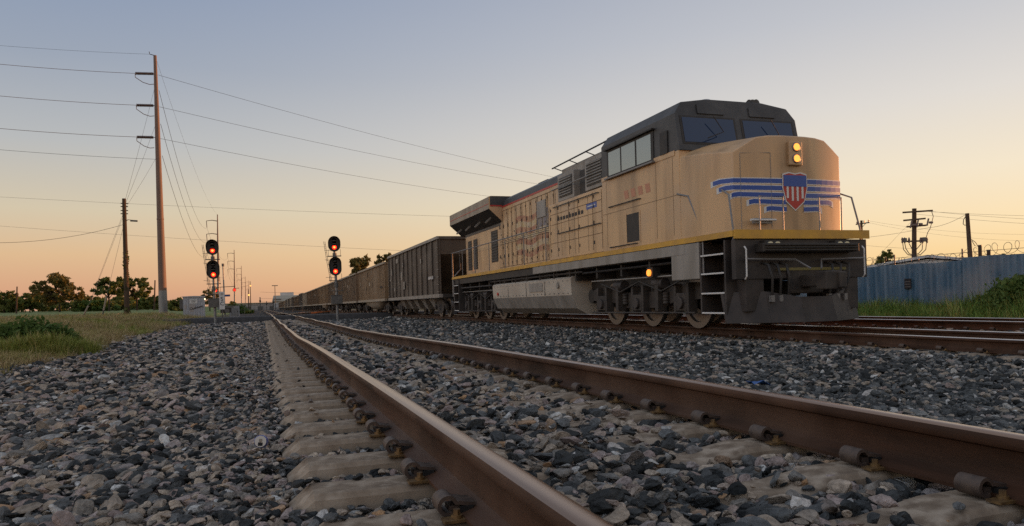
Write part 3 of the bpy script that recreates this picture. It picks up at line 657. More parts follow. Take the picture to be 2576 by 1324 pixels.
# cab
mb = MB()
CR = [(-1.53,1.86),(-1.53,3.70),(-1.53,4.50),(-1.34,4.76),(-.7,4.86),(.7,4.86),(1.34,4.76),(1.53,4.50),(1.53,3.70),(1.53,1.86)]
mb.add([(x,2.35,z) for x,z in (CR[0],CR[1],CR[8],CR[9])]+[(x,6.0,z) for x,z in (CR[0],CR[1],CR[8],CR[9])], [(0,4,5,1),(3,2,6,7),(4,7,6,5),(0,1,2,3)], M['yellow'])
mb.build('cab', loco, bevel=.012)
mb = MB(); P8 = CR[1:9]
fr = lambda z: 2.30+.22*(z-3.70)
ring0 = [(x,fr(z),z) for x,z in P8]; ring1 = [(x,6.0,z) for x,z in P8]
fs = [(i,i+8,i+9,i+1) for i in range(7)]+[tuple(range(8)),tuple(range(8,16))[::-1]]
mb.add(ring0+ring1, fs, M['dkgrey']); mb.build('cab_roof', loco, bevel=.015)
mb = MB(); mb.bx(-1.545,-1.531,2.5,6.0,3.62,3.72,M['yellow']); mb.bx(1.531,1.545,2.5,6.0,3.62,3.72,M['yellow']); mb.build('cab_belt', loco)
def fq(x0,x1,z0,z1,e): return [(x0,fr(z0)-e,z0),(x1,fr(z0)-e,z0),(x1,fr(z1)-e,z1),(x0,fr(z1)-e,z1)]
for x0,x1 in ((-1.38,-.12),(.12,1.38)):
    mb = MB(); mb.add(fq(x0-.05,x1+.05,3.84,4.46,.010)+fq(x0-.05,x1+.05,3.84,4.46,-.02), [(0,1,2,3),(0,4,5,1),(2,6,7,3),(1,5,6,2),(3,7,4,0)], M['black'])
    w = mb.build('windshield', loco); mb = MB(); mb.add(fq(x0,x1,3.88,4.42,.016),[(0,1,2,3)],M['glass']); mb.build('pane', w)
for x0,x1 in ((-.98,-.32),(.32,.98)):
    mb = MB(); mb.add(fq(x0,x1,4.52,4.72,.03)+fq(x0,x1,4.52,4.72,-.02), [(0,1,2,3),(0,4,5,1),(2,6,7,3),(1,5,6,2),(3,7,4,0)], M['dkgrey']); mb.build('number_board', loco)
for sd in (-1,1):
    mb = MB(); a,b = sorted((sd*1.53,sd*1.55)); mb.bx(a,b,3.35,5.65,3.66,4.34,M['black']); a,b = sorted((sd*1.53,sd*1.62)); mb.bx(a,b,3.3,5.7,3.62,3.66,M['silver'])
    mb.bx(a,b,3.3,5.7,4.34,4.38,M['black']); w = mb.build('side_window', loco, bevel=.006)
    for y0,y1 in ((3.45,4.10),(4.18,4.85),(4.92,5.55)):
        mb = MB(); a,b = sorted((sd*1.551,sd*1.556)); mb.bx(a,b,y0,y1,3.71,4.28,M['sideglass']); mb.build('pane', w)
    mb = MB(); a,b = sorted((sd*1.53,sd*1.56)); mb.bx(a,b,2.75,3.05,3.72,4.2,M['black']); mb.build('mirror', loco)
mb = MB(); mb.bx(-.75,.75,3.6,5.0,4.84,4.97,M['dkgrey']); mb.build('roof_air_conditioner', loco, bevel=.04)
mb = MB()
for k in range(3): mb.lathe([(0,.03),(.25,.035),(.42,.09)],(.75,3.2+k*.12,4.92+.03*k),(0,-1,0),M['dkgrey'],10)
mb.bx(.68,.82,3.1,3.5,4.8,4.9,M['dkgrey']); mb.build('horn', loco, smooth=40)
mb = MB(); mb.lathe([(0,.18),(.06,.17),(.11,.1),(.12,.01)],(-.45,2.95,4.85),(0,0,1),M['white'],14); mb.build('antenna_dome', loco, smooth=60)
# cab side details on both sides
for sd in (-1,1):
    q = lambda a,b: sorted((sd*a,sd*b))
    mb = MB(); a,b = q(1.530,1.534); mb.bx(a,b,4.1,4.72,1.98,2.64,M['black']); a,b = q(1.528,1.54); mb.bx(a,b,4.05,4.1,1.95,2.67,M['yellow']); mb.bx(a,b,4.72,4.77,1.95,2.67,M['yellow']); mb.build('side_vent', loco)
    for y0,y1,z,nm in ((4.0,5.6,2.93,'grab_iron'),(6.1,9.0,2.60,'grab_iron'),(4.2,5.6,1.93,'grab_iron'),(6.2,9.3,3.40,'grab_iron')):
        mb = MB(); mb.tube([(sd*1.535,y0,z),(sd*1.575,y0+.03,z),(sd*1.575,y1-.03,z),(sd*1.535,y1,z)],.013,M['black'],6); mb.build(nm, loco)
# cab number, too faint to read in the photograph: plain red dashes
mb = MB()
M['redfade'] = mat('faded_red', (.5,.22,.12), .5)
for k in range(4):
    y0 = 3.55+k*.34; mb.add([(-1.534,y0,3.02),(-1.534,y0+.2,3.02),(-1.534,y0+.25,3.22),(-1.534,y0+.05,3.22)],[(0,3,2,1)],M['redfade'])
mb.build('red_marking', loco)
# auxiliary cabinet behind the cab
mb = MB(); mb.bx(-1.525,1.525,6.0,9.75,1.86,3.52,M['yellow']); mb.build('auxiliary_cabinet', loco, bevel=.02)
mb = MB()
for y in (6.9,7.8,8.75):
    for sd in (-1,1): a,b = sorted((sd*1.521,sd*1.5275)); mb.bx(a,b,y,y+.012,1.95,3.42,M['grime'])
mb.build('door_seam', loco)
mb = MB(); mb.bx(-1.528,-1.523,6.35,7.0,3.05,3.2,M['blue']); mb.bx(-1.531,-1.523,6.43,6.92,3.11,3.14,M['white']); mb.build('maker_plate', loco)
mb = MB()
for k in range(9): mb.bx(-1.528,-1.523,7.2+k*.21,7.36+k*.21,2.98,3.08,M['grime'])
mb.build('grey_lettering', loco)
mb = MB(); mb.bx(-1.05,1.05,6.0,9.75,3.52,4.62,M['greyp']); mb.prism([(-1.05,4.62),(-.75,4.76),(.75,4.76),(1.05,4.62)],6.0,9.75,M['dkgrey']); mb.build('blower_housing', loco, bevel=.02)
for sd in (-1,1):
    for y0,y1,z0,z1,x in ((6.15,7.35,3.6,4.42,1.38),(7.5,8.1,3.58,4.3,1.2),(8.3,9.5,3.6,4.38,1.30)):
        a,b = sorted((sd*1.05,sd*x)); mb = MB(); mb.bx(a,b,y0,y1,z0,z1,M['greyp' if x > 1.25 else 'black']); a,b = sorted((sd*x,sd*(x+.02)))
        if x > 1.25:
            mb.bx(a,b,y0+.12,y1-.12,z0+.1,z1-.1,M['dkgrey'])
            for zz in np.arange(z0+.14,z1-.14,.075): a2,b2 = sorted((sd*(x+.02),sd*(x+.045))); mb.bx(a2,b2,y0+.14,y1-.14,zz,zz+.03,M['greyp'])
        mb.build('equipment_box', loco, bevel=.015)
    mb = MB(); mb.tube([(sd*1.3,5.9,4.72),(sd*1.3,9.9,4.68)],.022,M['dkgrey'],6)
    for y in (6.1,7.4,8.6,9.8): mb.tube([(sd*1.3,y,4.69),(sd*1.02,y,4.6)],.016,M['dkgrey'],5)
    mb.build('roof_conduit', loco); mb = MB(); mb.tube([(sd*1.42,6.1,3.98),(sd*1.42,9.7,3.98)],.018,M['greyp'],6); mb.build('roof_hand_rail', loco)
# engine hood
HD = [(-1.02,1.86),(-1.02,4.28),(-.98,4.52),(-.62,4.72),(.62,4.72),(.98,4.52),(1.02,4.28),(1.02,1.86)]
mb = MB(); mb.prism(HD, 9.75, 16.0, M['yellow'], mfun=lambda i: M['yellow'] if i in (0,6,7) else M['dkgrey']); mb.build('engine_hood', loco, bevel=.02)
for sd in (-1,1):
    a,b = sorted((sd*1.018,sd*1.03)); mb = MB(); mb.bx(a,b,9.76,16.0,4.25,4.31,M['red']); mb.build('roof_stripe', loco)
    mb = MB(); a,b = sorted((sd*1.019,sd*1.027))
    for y in np.arange(10.4,15.9,.78):
        mb.bx(a,b,y,y+.014,2.0,4.15,M['grime']); mb.bx(a,b,y+.1,y+.16,2.3,2.36,M['grime']); mb.bx(a,b,y+.1,y+.16,3.2,3.26,M['grime'])
    mb.bx(a,b,9.9,15.9,2.92,2.935,M['grime']); mb.build('door_seam', loco)
    mb = MB(); a,b = sorted((sd*1.02,sd*1.05)); mb.bx(a,b,10.1,10.75,2.05,2.75,M['dkgrey']); mb.bx(a,b,11.2,12.0,3.4,3.95,M['greyp']); mb.build('hood_vent', loco, bevel=.01)
M['seam'] = mat('panel_seam', (.17,.11,.06), .7)
for sd in (-1,1):
    mb = MB(); a,b = sorted((sd*1.019,sd*1.034))
    for y in np.arange(10.0,15.8,.52):
        for z0,z1 in ((1.98,2.86),(2.98,4.12)):
            for q in ((y,y+.010,z0,z1),(y,y+.50,z0,z0+.010),(y,y+.50,z1,z1+.010)): mb.bx(a,b-.008 if sd > 0 else b,*q,M['seam'])
            mb.bx(a,b,y+.42,y+.47,(z0+z1)/2-.08,(z0+z1)/2+.04,M['grime']); mb.bx(a,b,y+.02,y+.06,z0+.1,z0+.18,M['grime']); mb.bx(a,b,y+.02,y+.06,z1-.18,z1-.1,M['grime'])
    mb.build('hinged_doors', loco)
    mb = MB(); a,b = sorted((sd*1.524,sd*1.533))
    for y in (6.05,6.6,7.55,8.2,9.05,9.62): mb.bx(a,b,y,y+.012,1.95,3.46,M['seam'])
    for z in (2.35,2.9,3.2): mb.bx(a,b,6.05,9.62,z,z+.010,M['seam'])
    for y in (6.52,7.46,8.12,8.96,9.54):
        for z in (2.1,2.62,3.05,3.3): mb.bx(a,b,y,y+.05,z,z+.09,M['grime'])
    for y in (2.6,3.3,5.75): mb.bx(a,b,y,y+.010,1.95,3.6,M['seam'])
    mb.bx(a,b,2.4,6.0,2.78,2.79,M['seam']); mb.build('panel_seams', loco)
    mb = MB(); mb.tube([(sd*1.42,7.6,1.42),(sd*1.42,16.2,1.44)],.03,M['grime'],6); mb.tube([(sd*1.36,2.3,1.40),(sd*1.4,7.6,1.38)],.028,M['black'],6); mb.tube([(sd*1.45,16.0,1.3),(sd*1.45,20.6,1.32)],.03,M['grime'],6)
    for y in np.arange(8.4,15.8,1.2): mb.bx(min(sd*1.3,sd*1.46),max(sd*1.3,sd*1.46),y,y+.05,1.30,1.52,M['grime'])
    mb.build('brake_pipe', loco)
    mb = MB()
    for y in np.arange(8.5,15.6,.35):
        for z in (.86,1.22): mb.cyl((sd*1.485,y,z),(sd*1.512,y,z),.016,M['greyp'],5)
    mb.cyl((sd*1.49,9.2,1.1),(sd*1.54,9.2,1.1),.09,M['greyp'],12); mb.cyl((sd*1.49,15.1,.95),(sd*1.53,15.1,.95),.06,M['red'],10); mb.build('tank_fittings', loco)
mb = MB(); mb.tube([(-.72,2.27,4.42),(-.5,2.24,4.1),(-.9,2.22,3.95)],.012,M['black'],4); mb.tube([(.72,2.27,4.42),(.9,2.24,4.1),(.5,2.22,3.95)],.012,M['black'],4); mb.build('wiper', loco)
# large faded waving flag painted on the hood
mb = MB()
for k in range(7):
    for j in range(12):
        y0 = 11.0+j*.27; w0 = .07*math.sin(j*.75); w1 = .07*math.sin((j+1)*.75); z = 2.25+k*.2
        m_ = M['blue'] if (k >= 4 and j < 4) else (M['fl_r'] if k%2 == 0 else M['fl_w']) if 'fl_r' in M else None
        if m_ is None:
            M['fl_r'] = mat('flag_red', (.36,.12,.075), .5, c2=(.5,.3,.15), ns=4); M['fl_w'] = mat('flag_white', (.55,.43,.3), .5, c2=(.55,.38,.17), ns=4); M['fl_b'] = mat('flag_blue', (.12,.12,.18), .5, c2=(.3,.24,.17), ns=4)
        m_ = M['fl_b'] if (k >= 4 and j < 4) else (M['fl_r'] if k%2 == 0 else M['fl_w'])
        mb.add([(-1.0225,y0,z+w0),(-1.0225,y0+.27,z+w1),(-1.0225,y0+.27,z+w1+.2),(-1.0225,y0,z+w0+.2)],[(0,3,2,1)],m_)
mb.build('flag_decal', loco)
mb = MB(); mb.bx(-.4,.4,12.6,13.5,4.7,4.85,M['black']); mb.build('exhaust_stack', loco, bevel=.02)
# radiator section
mb = MB(); mb.bx(-1.0,1.0,16.0,21.3,1.86,3.62,M['yellow'])
mb.prism([(-1.0,3.62),(1.0,3.62),(1.0,3.80),(-1.0,3.80)],16.0,21.3,M['dkgrey']); mb.build('radiator_cab', loco, bevel=.02)
mb = MB(); RD = [(-1.0,3.72),(-1.545,4.22),(-1.545,4.68),(-1.45,4.71),(1.45,4.71),(1.545,4.68),(1.545,4.22),(1.0,3.72)]
mb.prism(RD, 15.8, 22.0, M['yellow'], mfun=lambda i: M['tanlt'] if i in (1,5) else (M['black'] if i in (0,6,7) else M['dkgrey'])); mb.build('radiator_wing', loco, bevel=.015)
mb = MB(); mb.bx(-1.5,1.5,15.785,15.80,4.36,4.70,M['dkgrey']); mb.bx(-1.5,1.5,15.782,15.80,4.31,4.36,M['red']); mb.build('radiator_front', loco)
for sd in (-1,1):
    a,b = sorted((sd*1.545,sd*1.552)); mb = MB(); mb.bx(a,b,15.85,21.95,4.40,4.425,M['red']); mb.build('radiator_stripe', loco)
    mb = MB()
    for y in (16.5,18.0,19.5,21.0): mb.obx((sd*1.22,y,4.0),(.37,.03,.03),(0,sd*.74 if sd > 0 else -.74+0,0),M['greyp'])
    mb.build('wing_brace', loco)
    for y0,y1,z0,z1 in ((16.5,17.35,2.25,3.5),(19.4,20.0,2.1,3.4),(20.3,20.9,2.1,3.4)):
        mb = MB(); a,b = sorted((sd*1.0,sd*1.012)); mb.bx(a,b,y0,y1,z0,z1,M['black'])
        for zz in np.arange(z0+.05,z1-.05,.11): a2,b2 = sorted((sd*1.012,sd*1.03)); mb.bx(a2,b2,y0+.03,y1-.03,zz,zz+.035,M['dkgrey'])
        mb.build('radiator_grille', loco)
# fuel tank
TK = [(-1.48,.80),(-1.50,1.28),(-1.42,1.33),(1.42,1.33),(1.50,1.28),(1.48,.80),(1.32,.42),(1.0,.24),(-1.0,.24),(-1.32,.42)]
mb = MB(); mb.prism(TK, 8.25, 15.75, M['tank'], mfun=lambda i: M['tank'] if i in (0,1,2,3,4) else M['greyp']); 
mb.build('fuel_tank', loco, bevel=.04)
mb = MB()
for y in (10.3,12.0,13.9): mb.bx(-1.507,-1.49,y,y+.03,.82,1.27,M['greyp'])
mb.bx(-1.51,-1.49,10.5,11.7,.95,1.22,M['greyp']); mb.build('tank_panel', loco)
for y in (7.75,15.95): mb = MB(); mb.cyl((-1.1,y,.75),(1.1,y,.75),.2,M['black'],12); mb.build('air_tank', loco, smooth=40)
# trucks
def wheel_mb(r=.53, m=M['steelw']):
    mb = MB(); mb.lathe([(-.07,r-.10),(-.07,r-.01),(-.05,r),(.05,r-.01),(.06,r+.03),(.085,r+.03),(.085,r-.10),(.03,r-.12),(.03,.16),(-.07,.14)],(0,0,0),(1,0,0),m,28)
    mb.cyl((-.16,0,0),(.1,0,0),.11,M['grime'],12); return mb
wproto = None
for yc in (4.75,18.35):
    mb = MB()
    for sd in (-1,1):
        a,b = sorted((sd*.98,sd*1.14))
        SF = [(-2.75,.62),(-2.75,.92),(-1.5,1.0),(-.9,.80),(.9,.80),(1.5,1.0),(2.75,.92),(2.75,.62),(1.4,.55),(.9,.42),(-.9,.42),(-1.4,.55)]
        mb.prism([(yc+p,z) for p,z in SF], a, b, M['grime'], axis='x')
        for w in (-1.95,0,1.95):
            a2,b2 = sorted((sd*1.08,sd*1.30)); mb.bx(a2,b2,yc+w-.2,yc+w+.2,.36,.74,M['grime']); mb.cyl((sd*1.28,yc+w,.53),(sd*1.36,yc+w,.53),.13,M['plow'],12)
            mb.bx(a2,b2,yc+w-.30,yc+w-.21,.3,.95,M['grime']); mb.bx(a2,b2,yc+w+.21,yc+w+.30,.3,.95,M['grime'])
        for w in (-.98,.98):
            a2,b2 = sorted((sd*1.1,sd*1.34)); mb.cyl((sd*1.22,yc+w-.22,.98),(sd*1.22,yc+w+.22,.98),.13,M['plow'],12); mb.bx(a2,b2,yc+w-.07,yc+w+.07,.35,.95,M['grime'])
            for k in (-.17,.17): mb.lathe([(i*.035,.085 if i%2 else .065) for i in range(9)],(sd*1.18,yc+w+k,.5),(0,0,1),M['grime'],10)
        mb.tube([(sd*1.36,yc-2.6,1.12),(sd*1.36,yc+2.4,1.14)],.02,M['greyp'],6); mb.tube([(sd*1.3,yc-2.5,.32),(sd*1.3,yc+2.5,.30)],.025,M['grime'],6)
        mb.tube([(sd*1.33,yc-2.2,1.05),(sd*1.33,yc-1.2,.8),(sd*1.33,yc-.2,1.05),(sd*1.33,yc+.8,.82),(sd*1.33,yc+1.9,1.06)],.022,M['black'],6)
    mb.bx(-1.0,1.0,yc-.4,yc+.4,.6,1.1,M['black']); mb.bx(-1.0,1.0,yc-2.75,yc-2.55,.62,.9,M['black']); mb.bx(-1.0,1.0,yc+2.55,yc+2.75,.62,.9,M['black'])
    tr = mb.build('truck', loco, smooth=35, bevel=.012)
    for w in (-1.95,0,1.95):
        for sd in (-1,1):
            if wproto is None: o = wproto = wheel_mb().build('wheel', tr, smooth=35)
            else: o = wproto.copy(); C.objects.link(o); o.parent = tr
            o.location = (sd*.80, yc+w, .53); o.rotation_euler = (0,0,PI if sd < 0 else 0)
mb = MB(); mb.cyl((-1.50,3.75,1.22),(-1.54,3.75,1.22),.075,M['lampamber'],12); mb.bx(-1.5,-1.3,3.62,3.88,1.12,1.34,M['black']); mb.build('step_light', loco)
# hand rails
for sd in (-1,1):
    mb = MB(); mb.tube([(sd*1.50,9.7,2.92),(sd*1.50,21.9,2.95)],.02,M['silver'],8)
    mb.tube([(sd*1.50,21.9,2.95),(sd*1.46,22.05,2.6),(sd*1.46,22.05,1.7),(sd*1.40,22.0,.5)],.028,M['silver'],8); mb.tube([(sd*1.45,20.75,2.9),(sd*1.2,21.6,2.2),(sd*1.45,21.75,1.9)],.026,M['silver'],8)
    for y in (10.1,12.1,14.1,16.1,18.1,20.1): mb.tube([(sd*1.50,y,1.86),(sd*1.50,y,2.93)],.016,M['silver'],6)
    mb.build('hand_rail', loco, smooth=50)
    mb = MB(); mb.tube([(sd*1.48,.14,1.0),(sd*1.48,.14,1.9),(sd*1.44,.3,2.55),(sd*1.34,.75,2.75)],.018,M['silver'],8)
    mb.tube([(sd*1.49,1.12,1.1),(sd*1.49,1.12,1.95),(sd*1.52,1.55,2.7),(sd*1.53,1.95,2.8)],.022,M['silver'],8); mb.build('front_hand_rail', loco, smooth=50)
for sd in (-1,1):
    mb = MB(); mb.tube([(sd*.42,.05,1.86),(sd*.42,.05,2.5),(sd*.95,.05,2.5),(sd*.95,.05,1.86)],.014,M['greyp'],8); mb.build('front_gate_rail', loco, smooth=50)
mb = MB(); mb.bx(-1.5,1.5,21.9,22.02,.95,1.86,M['silver']); mb.bx(-.15,.15,22.0,22.7,.78,1.0,M['grime']); mb.build('rear_end_plate', loco, bevel=.02)
for o in loco.children:
    k_ = o.name.split('.')[0]
    if k_ in ('pilot','snow_plow','plow_stripe','coupler','air_hose','ditch_light','front_stripe','cut_lever','hose_couplings','pilot_grab_irons','front_hand_rail','front_gate_rail') and o.data.vertices[0].co.y < 5: o.location.y = .5
    if k_ == 'step_well' and o.data.vertices[0].co.y < 5: o.location.y = .6
    if k_ == 'sand_box': o.location.y = .6
# ------------------------------------------------------------------ coal cars (local y runs back from the front end sill)
CL = 15.3; PITCH = 17.1
wl = wheel_mb(.46).build('wheel'); wl.hide_render = False
def car_truck(parent, yc, detail=True):
    mb = MB()
    for sd in (-1,1):
        a,b = sorted((sd*.98,sd*1.12)); SF = [(-1.2,.38),(-1.2,.58),(-.5,.82),(.5,.82),(1.2,.58),(1.2,.38),(.75,.36),(.35,.2),(-.35,.2),(-.75,.36)]
        mb.prism([(yc+p,z) for p,z in SF], a, b, M['grime'], axis='x')
        for w in (-.9,.9): mb.cyl((sd*1.1,yc+w,.46),(sd*1.2,yc+w,.46),.12,M['plow'],10)
        for k in (-.16,0,.16): mb.lathe([(i*.04,.075 if i%2 else .055) for i in range(9)],(sd*1.08,yc+k,.32),(0,0,1),M['black'],8)
    mb.bx(-1.1,1.1,yc-.2,yc+.2,.45,.75,M['black'])
    t = mb.build('truck', parent, smooth=35)
    for w in (-.9,.9):
        for sd in (-1,1):
            o = wl.copy(); C.objects.link(o); o.parent = t; o.location = (sd*.80, yc+w, .46); o.rotation_euler = (0,0,PI if sd < 0 else 0)
def car(label, kind, loc, h, bodymat, near=True):
    t = thing('coal_car', label, 'coal car', loc, group='coal cars behind the locomotive')
    W = 1.52; zs = 1.02; m = M[bodymat]; mb = MB(); endm = m
    hop = kind == 'hopper'
    mb.bx(-W,W,0.05 if not hop else .05,CL,zs+.12,h,m) if not hop else None
    if hop:
        for sd in (-1,1): a,b = sorted((sd*(W-.06),sd*W)); mb.bx(a,b,.0,CL,zs+.12,h,m)
        mb.add([(-W+.06,.05,h-.02),(W-.06,.05,h-.02),(W-.06,.05,h-.85),(-W+.06,.05,h-.85),(W-.06,2.6,zs),(-W+.06,2.6,zs)],[(0,1,2,3),(3,2,4,5)],m)
        mb.add([(-W+.06,CL-.05,h-.02),(W-.06,CL-.05,h-.02),(W-.06,CL-.05,h-.85),(-W+.06,CL-.05,h-.85),(W-.06,CL-2.6,zs),(-W+.06,CL-2.6,zs)],[(3,2,1,0),(5,4,2,3)],m)
        mb.bx(-W+.06,W-.06,2.6,CL-2.6,zs-.02,zs+.1,M['black']); mb.bx(-W+.06,W-.06,.1,CL-.1,h-.7,h-.35,M['black'])
    nr = 11 if hop else 24
    for k in range(nr+1):
        y = .15+k*(CL-.3)/nr; w = .07 if hop else .035
        for sd in (-1,1): a,b = sorted((sd*W,sd*(W+(.075 if hop else .035)))); mb.bx(a,b,y-w,y+w,zs+.12,h-.1,m)
    mb.build('body', t)
    mb = MB()
    for sd in (-1,1): a,b = sorted((sd*(W-.05),sd*(W+.11))); mb.bx(a,b,-.02,CL+.02,h-.11,h+.03,M['tanlt'] if not hop else M['greyp'])
    mb.bx(-W,W,-.03,.07,h-.11,h+.03,m); mb.bx(-W,W,CL-.07,CL+.03,h-.11,h+.03,m); mb.build('top_chord', t)
    mb = MB()
    for sd in (-1,1): a,b = sorted((sd*(W-.1),sd*(W+.09))); mb.bx(a,b,-.1,CL+.1,zs-.06,zs+.12,M['tanlt'] if not hop else M['greyp'])
    mb.bx(-.25,.25,-.7,CL+.7,.72,zs,M['black']); mb.bx(-W+.1,W-.1,-.1,.06,zs-.06,zs+.12,M['black']); mb.build('side_sill', t)
    if kind == 'tub':
        mb = MB()
        for sd in (-1,1):
            n_ = 12; vs = []; L0, L1 = 3.1, CL-3.1
            for i in range(n_+1):
                u = i/n_; d = .62*(1-abs(2*u-1)**3.2); y = L0+(L1-L0)*u
                vs += [(sd*1.42,y,zs-.06),(sd*1.36,y,zs-.06-d*.6),(sd*1.0,y,zs-.06-d),(sd*.2,y,zs-.06-d*.9)]
            fs = [(4*i+k,4*i+4+k,4*i+5+k,4*i+1+k) for i in range(n_) for k in range(3)]
            mb.add(vs, fs if sd < 0 else [f[::-1] for f in fs], M['tanlt' if bodymat == 'tan' else 'greyp'])
        mb.build('tub', t, smooth=60)
    else:
        for k in range(5):
            y = 3.3+k*(CL-6.6)/4.; mb = MB()
            for sd in (-1,1):
                mb.add([(sd*1.3,y-.62,zs-.05),(sd*1.3,y+.62,zs-.05),(sd*1.0,y+.25,.38),(sd*1.0,y-.25,.38),(sd*.3,y-.62,zs-.05),(sd*.3,y+.62,zs-.05),(sd*.5,y+.25,.38),(sd*.5,y-.25,.38)],[(0,1,2,3),(7,6,5,4),(0,3,7,4),(1,5,6,2),(3,2,6,7)],M['greyp' if hop else 'plow'])
            mb.build('discharge_gate', t)
    if near:
        mb = MB(); rg = np.random.default_rng(len(label)*7)
        for sd in (-1,1):
            e = W+(.078 if hop else .038)
            for k in range(9):
                y, z = rg.uniform(1,CL-1), rg.uniform(zs+.4,h-.5); a,b = sorted((sd*e,sd*(e+.004))); mb.bx(a,b,y,y+rg.uniform(.15,.7),z,z+rg.uniform(.08,.5),M['greyp' if hop else ('tan2' if k%3 else 'tanlt')])
            for k in range(6): a,b = sorted((sd*e,sd*(e+.005))); mb.bx(a,b,1.2+k*.2,1.32+k*.2,zs+.9,zs+1.05,M['ink'] if not hop else M['white'])
        mb.build('stencil_patch', t)
        mb = MB()
        for sd in (-1,1):
            for y in (.12,CL-.12):
                for z in np.arange(1.25,h-.2,.36): mb.tube([(sd*(W+.09),y-.2,z),(sd*(W+.09),y+.2,z)],.014,M['tanlt' if bodymat != 'hopper' else 'greyp'],5)
        mb.build('ladder', t)
        mb = MB(); mb.bx(-.14,.14,-1.0,.0,.76,.98,M['grime']); mb.build('coupler', t)
    for yc in (1.75,CL-1.75): car_truck(t, yc)
    return t
Y1 = 35.35; ORD = 'first second third fourth fifth sixth seventh eighth ninth tenth eleventh twelfth thirteenth fourteenth fifteenth sixteenth seventeenth eighteenth nineteenth twentieth twenty-first twenty-second twenty-third twenty-fourth twenty-fifth twenty-sixth twenty-seventh twenty-eighth twenty-ninth thirtieth thirty-first thirty-second thirty-third thirty-fourth thirty-fifth'.split()
X2 = 9.75
c1 = car('dark grey ribbed hopper coal car right behind the locomotive', 'hopper', (X2,Y1,.345), 3.95, 'hopper')
c2 = car('tan coal car with rounded tub belly, second behind the locomotive', 'tub', (X2,Y1+PITCH,.345), 3.72, 'tan')
c3 = car('brownish tan coal car with discharge gates, third behind the locomotive', 'gate', (X2,Y1+2*PITCH,.345), 3.72, 'tan2')
c8 = car('cream coal car, eighth behind the locomotive', 'gate', (X2,Y1+7*PITCH,.345), 3.72, 'tanlt')
desc = {id(c1):'dark grey hopper coal car', id(c2):'tan coal car with tub belly', id(c3):'brownish tan coal car', id(c8):'cream coal car'}
order = [None,None,None,c3,c2,c3,c3,None]+[random.choice([c2,c3,c3,c2,c1,c8]) for _ in range(27)]
for i, o in enumerate(order):
    if o is None: continue
    c = copy_tree(o); c.location = (X2, Y1+i*PITCH, .345); c['label'] = '%s, %s behind the locomotive' % (desc[id(o)], ORD[i])
bpy.data.objects.remove(wl)
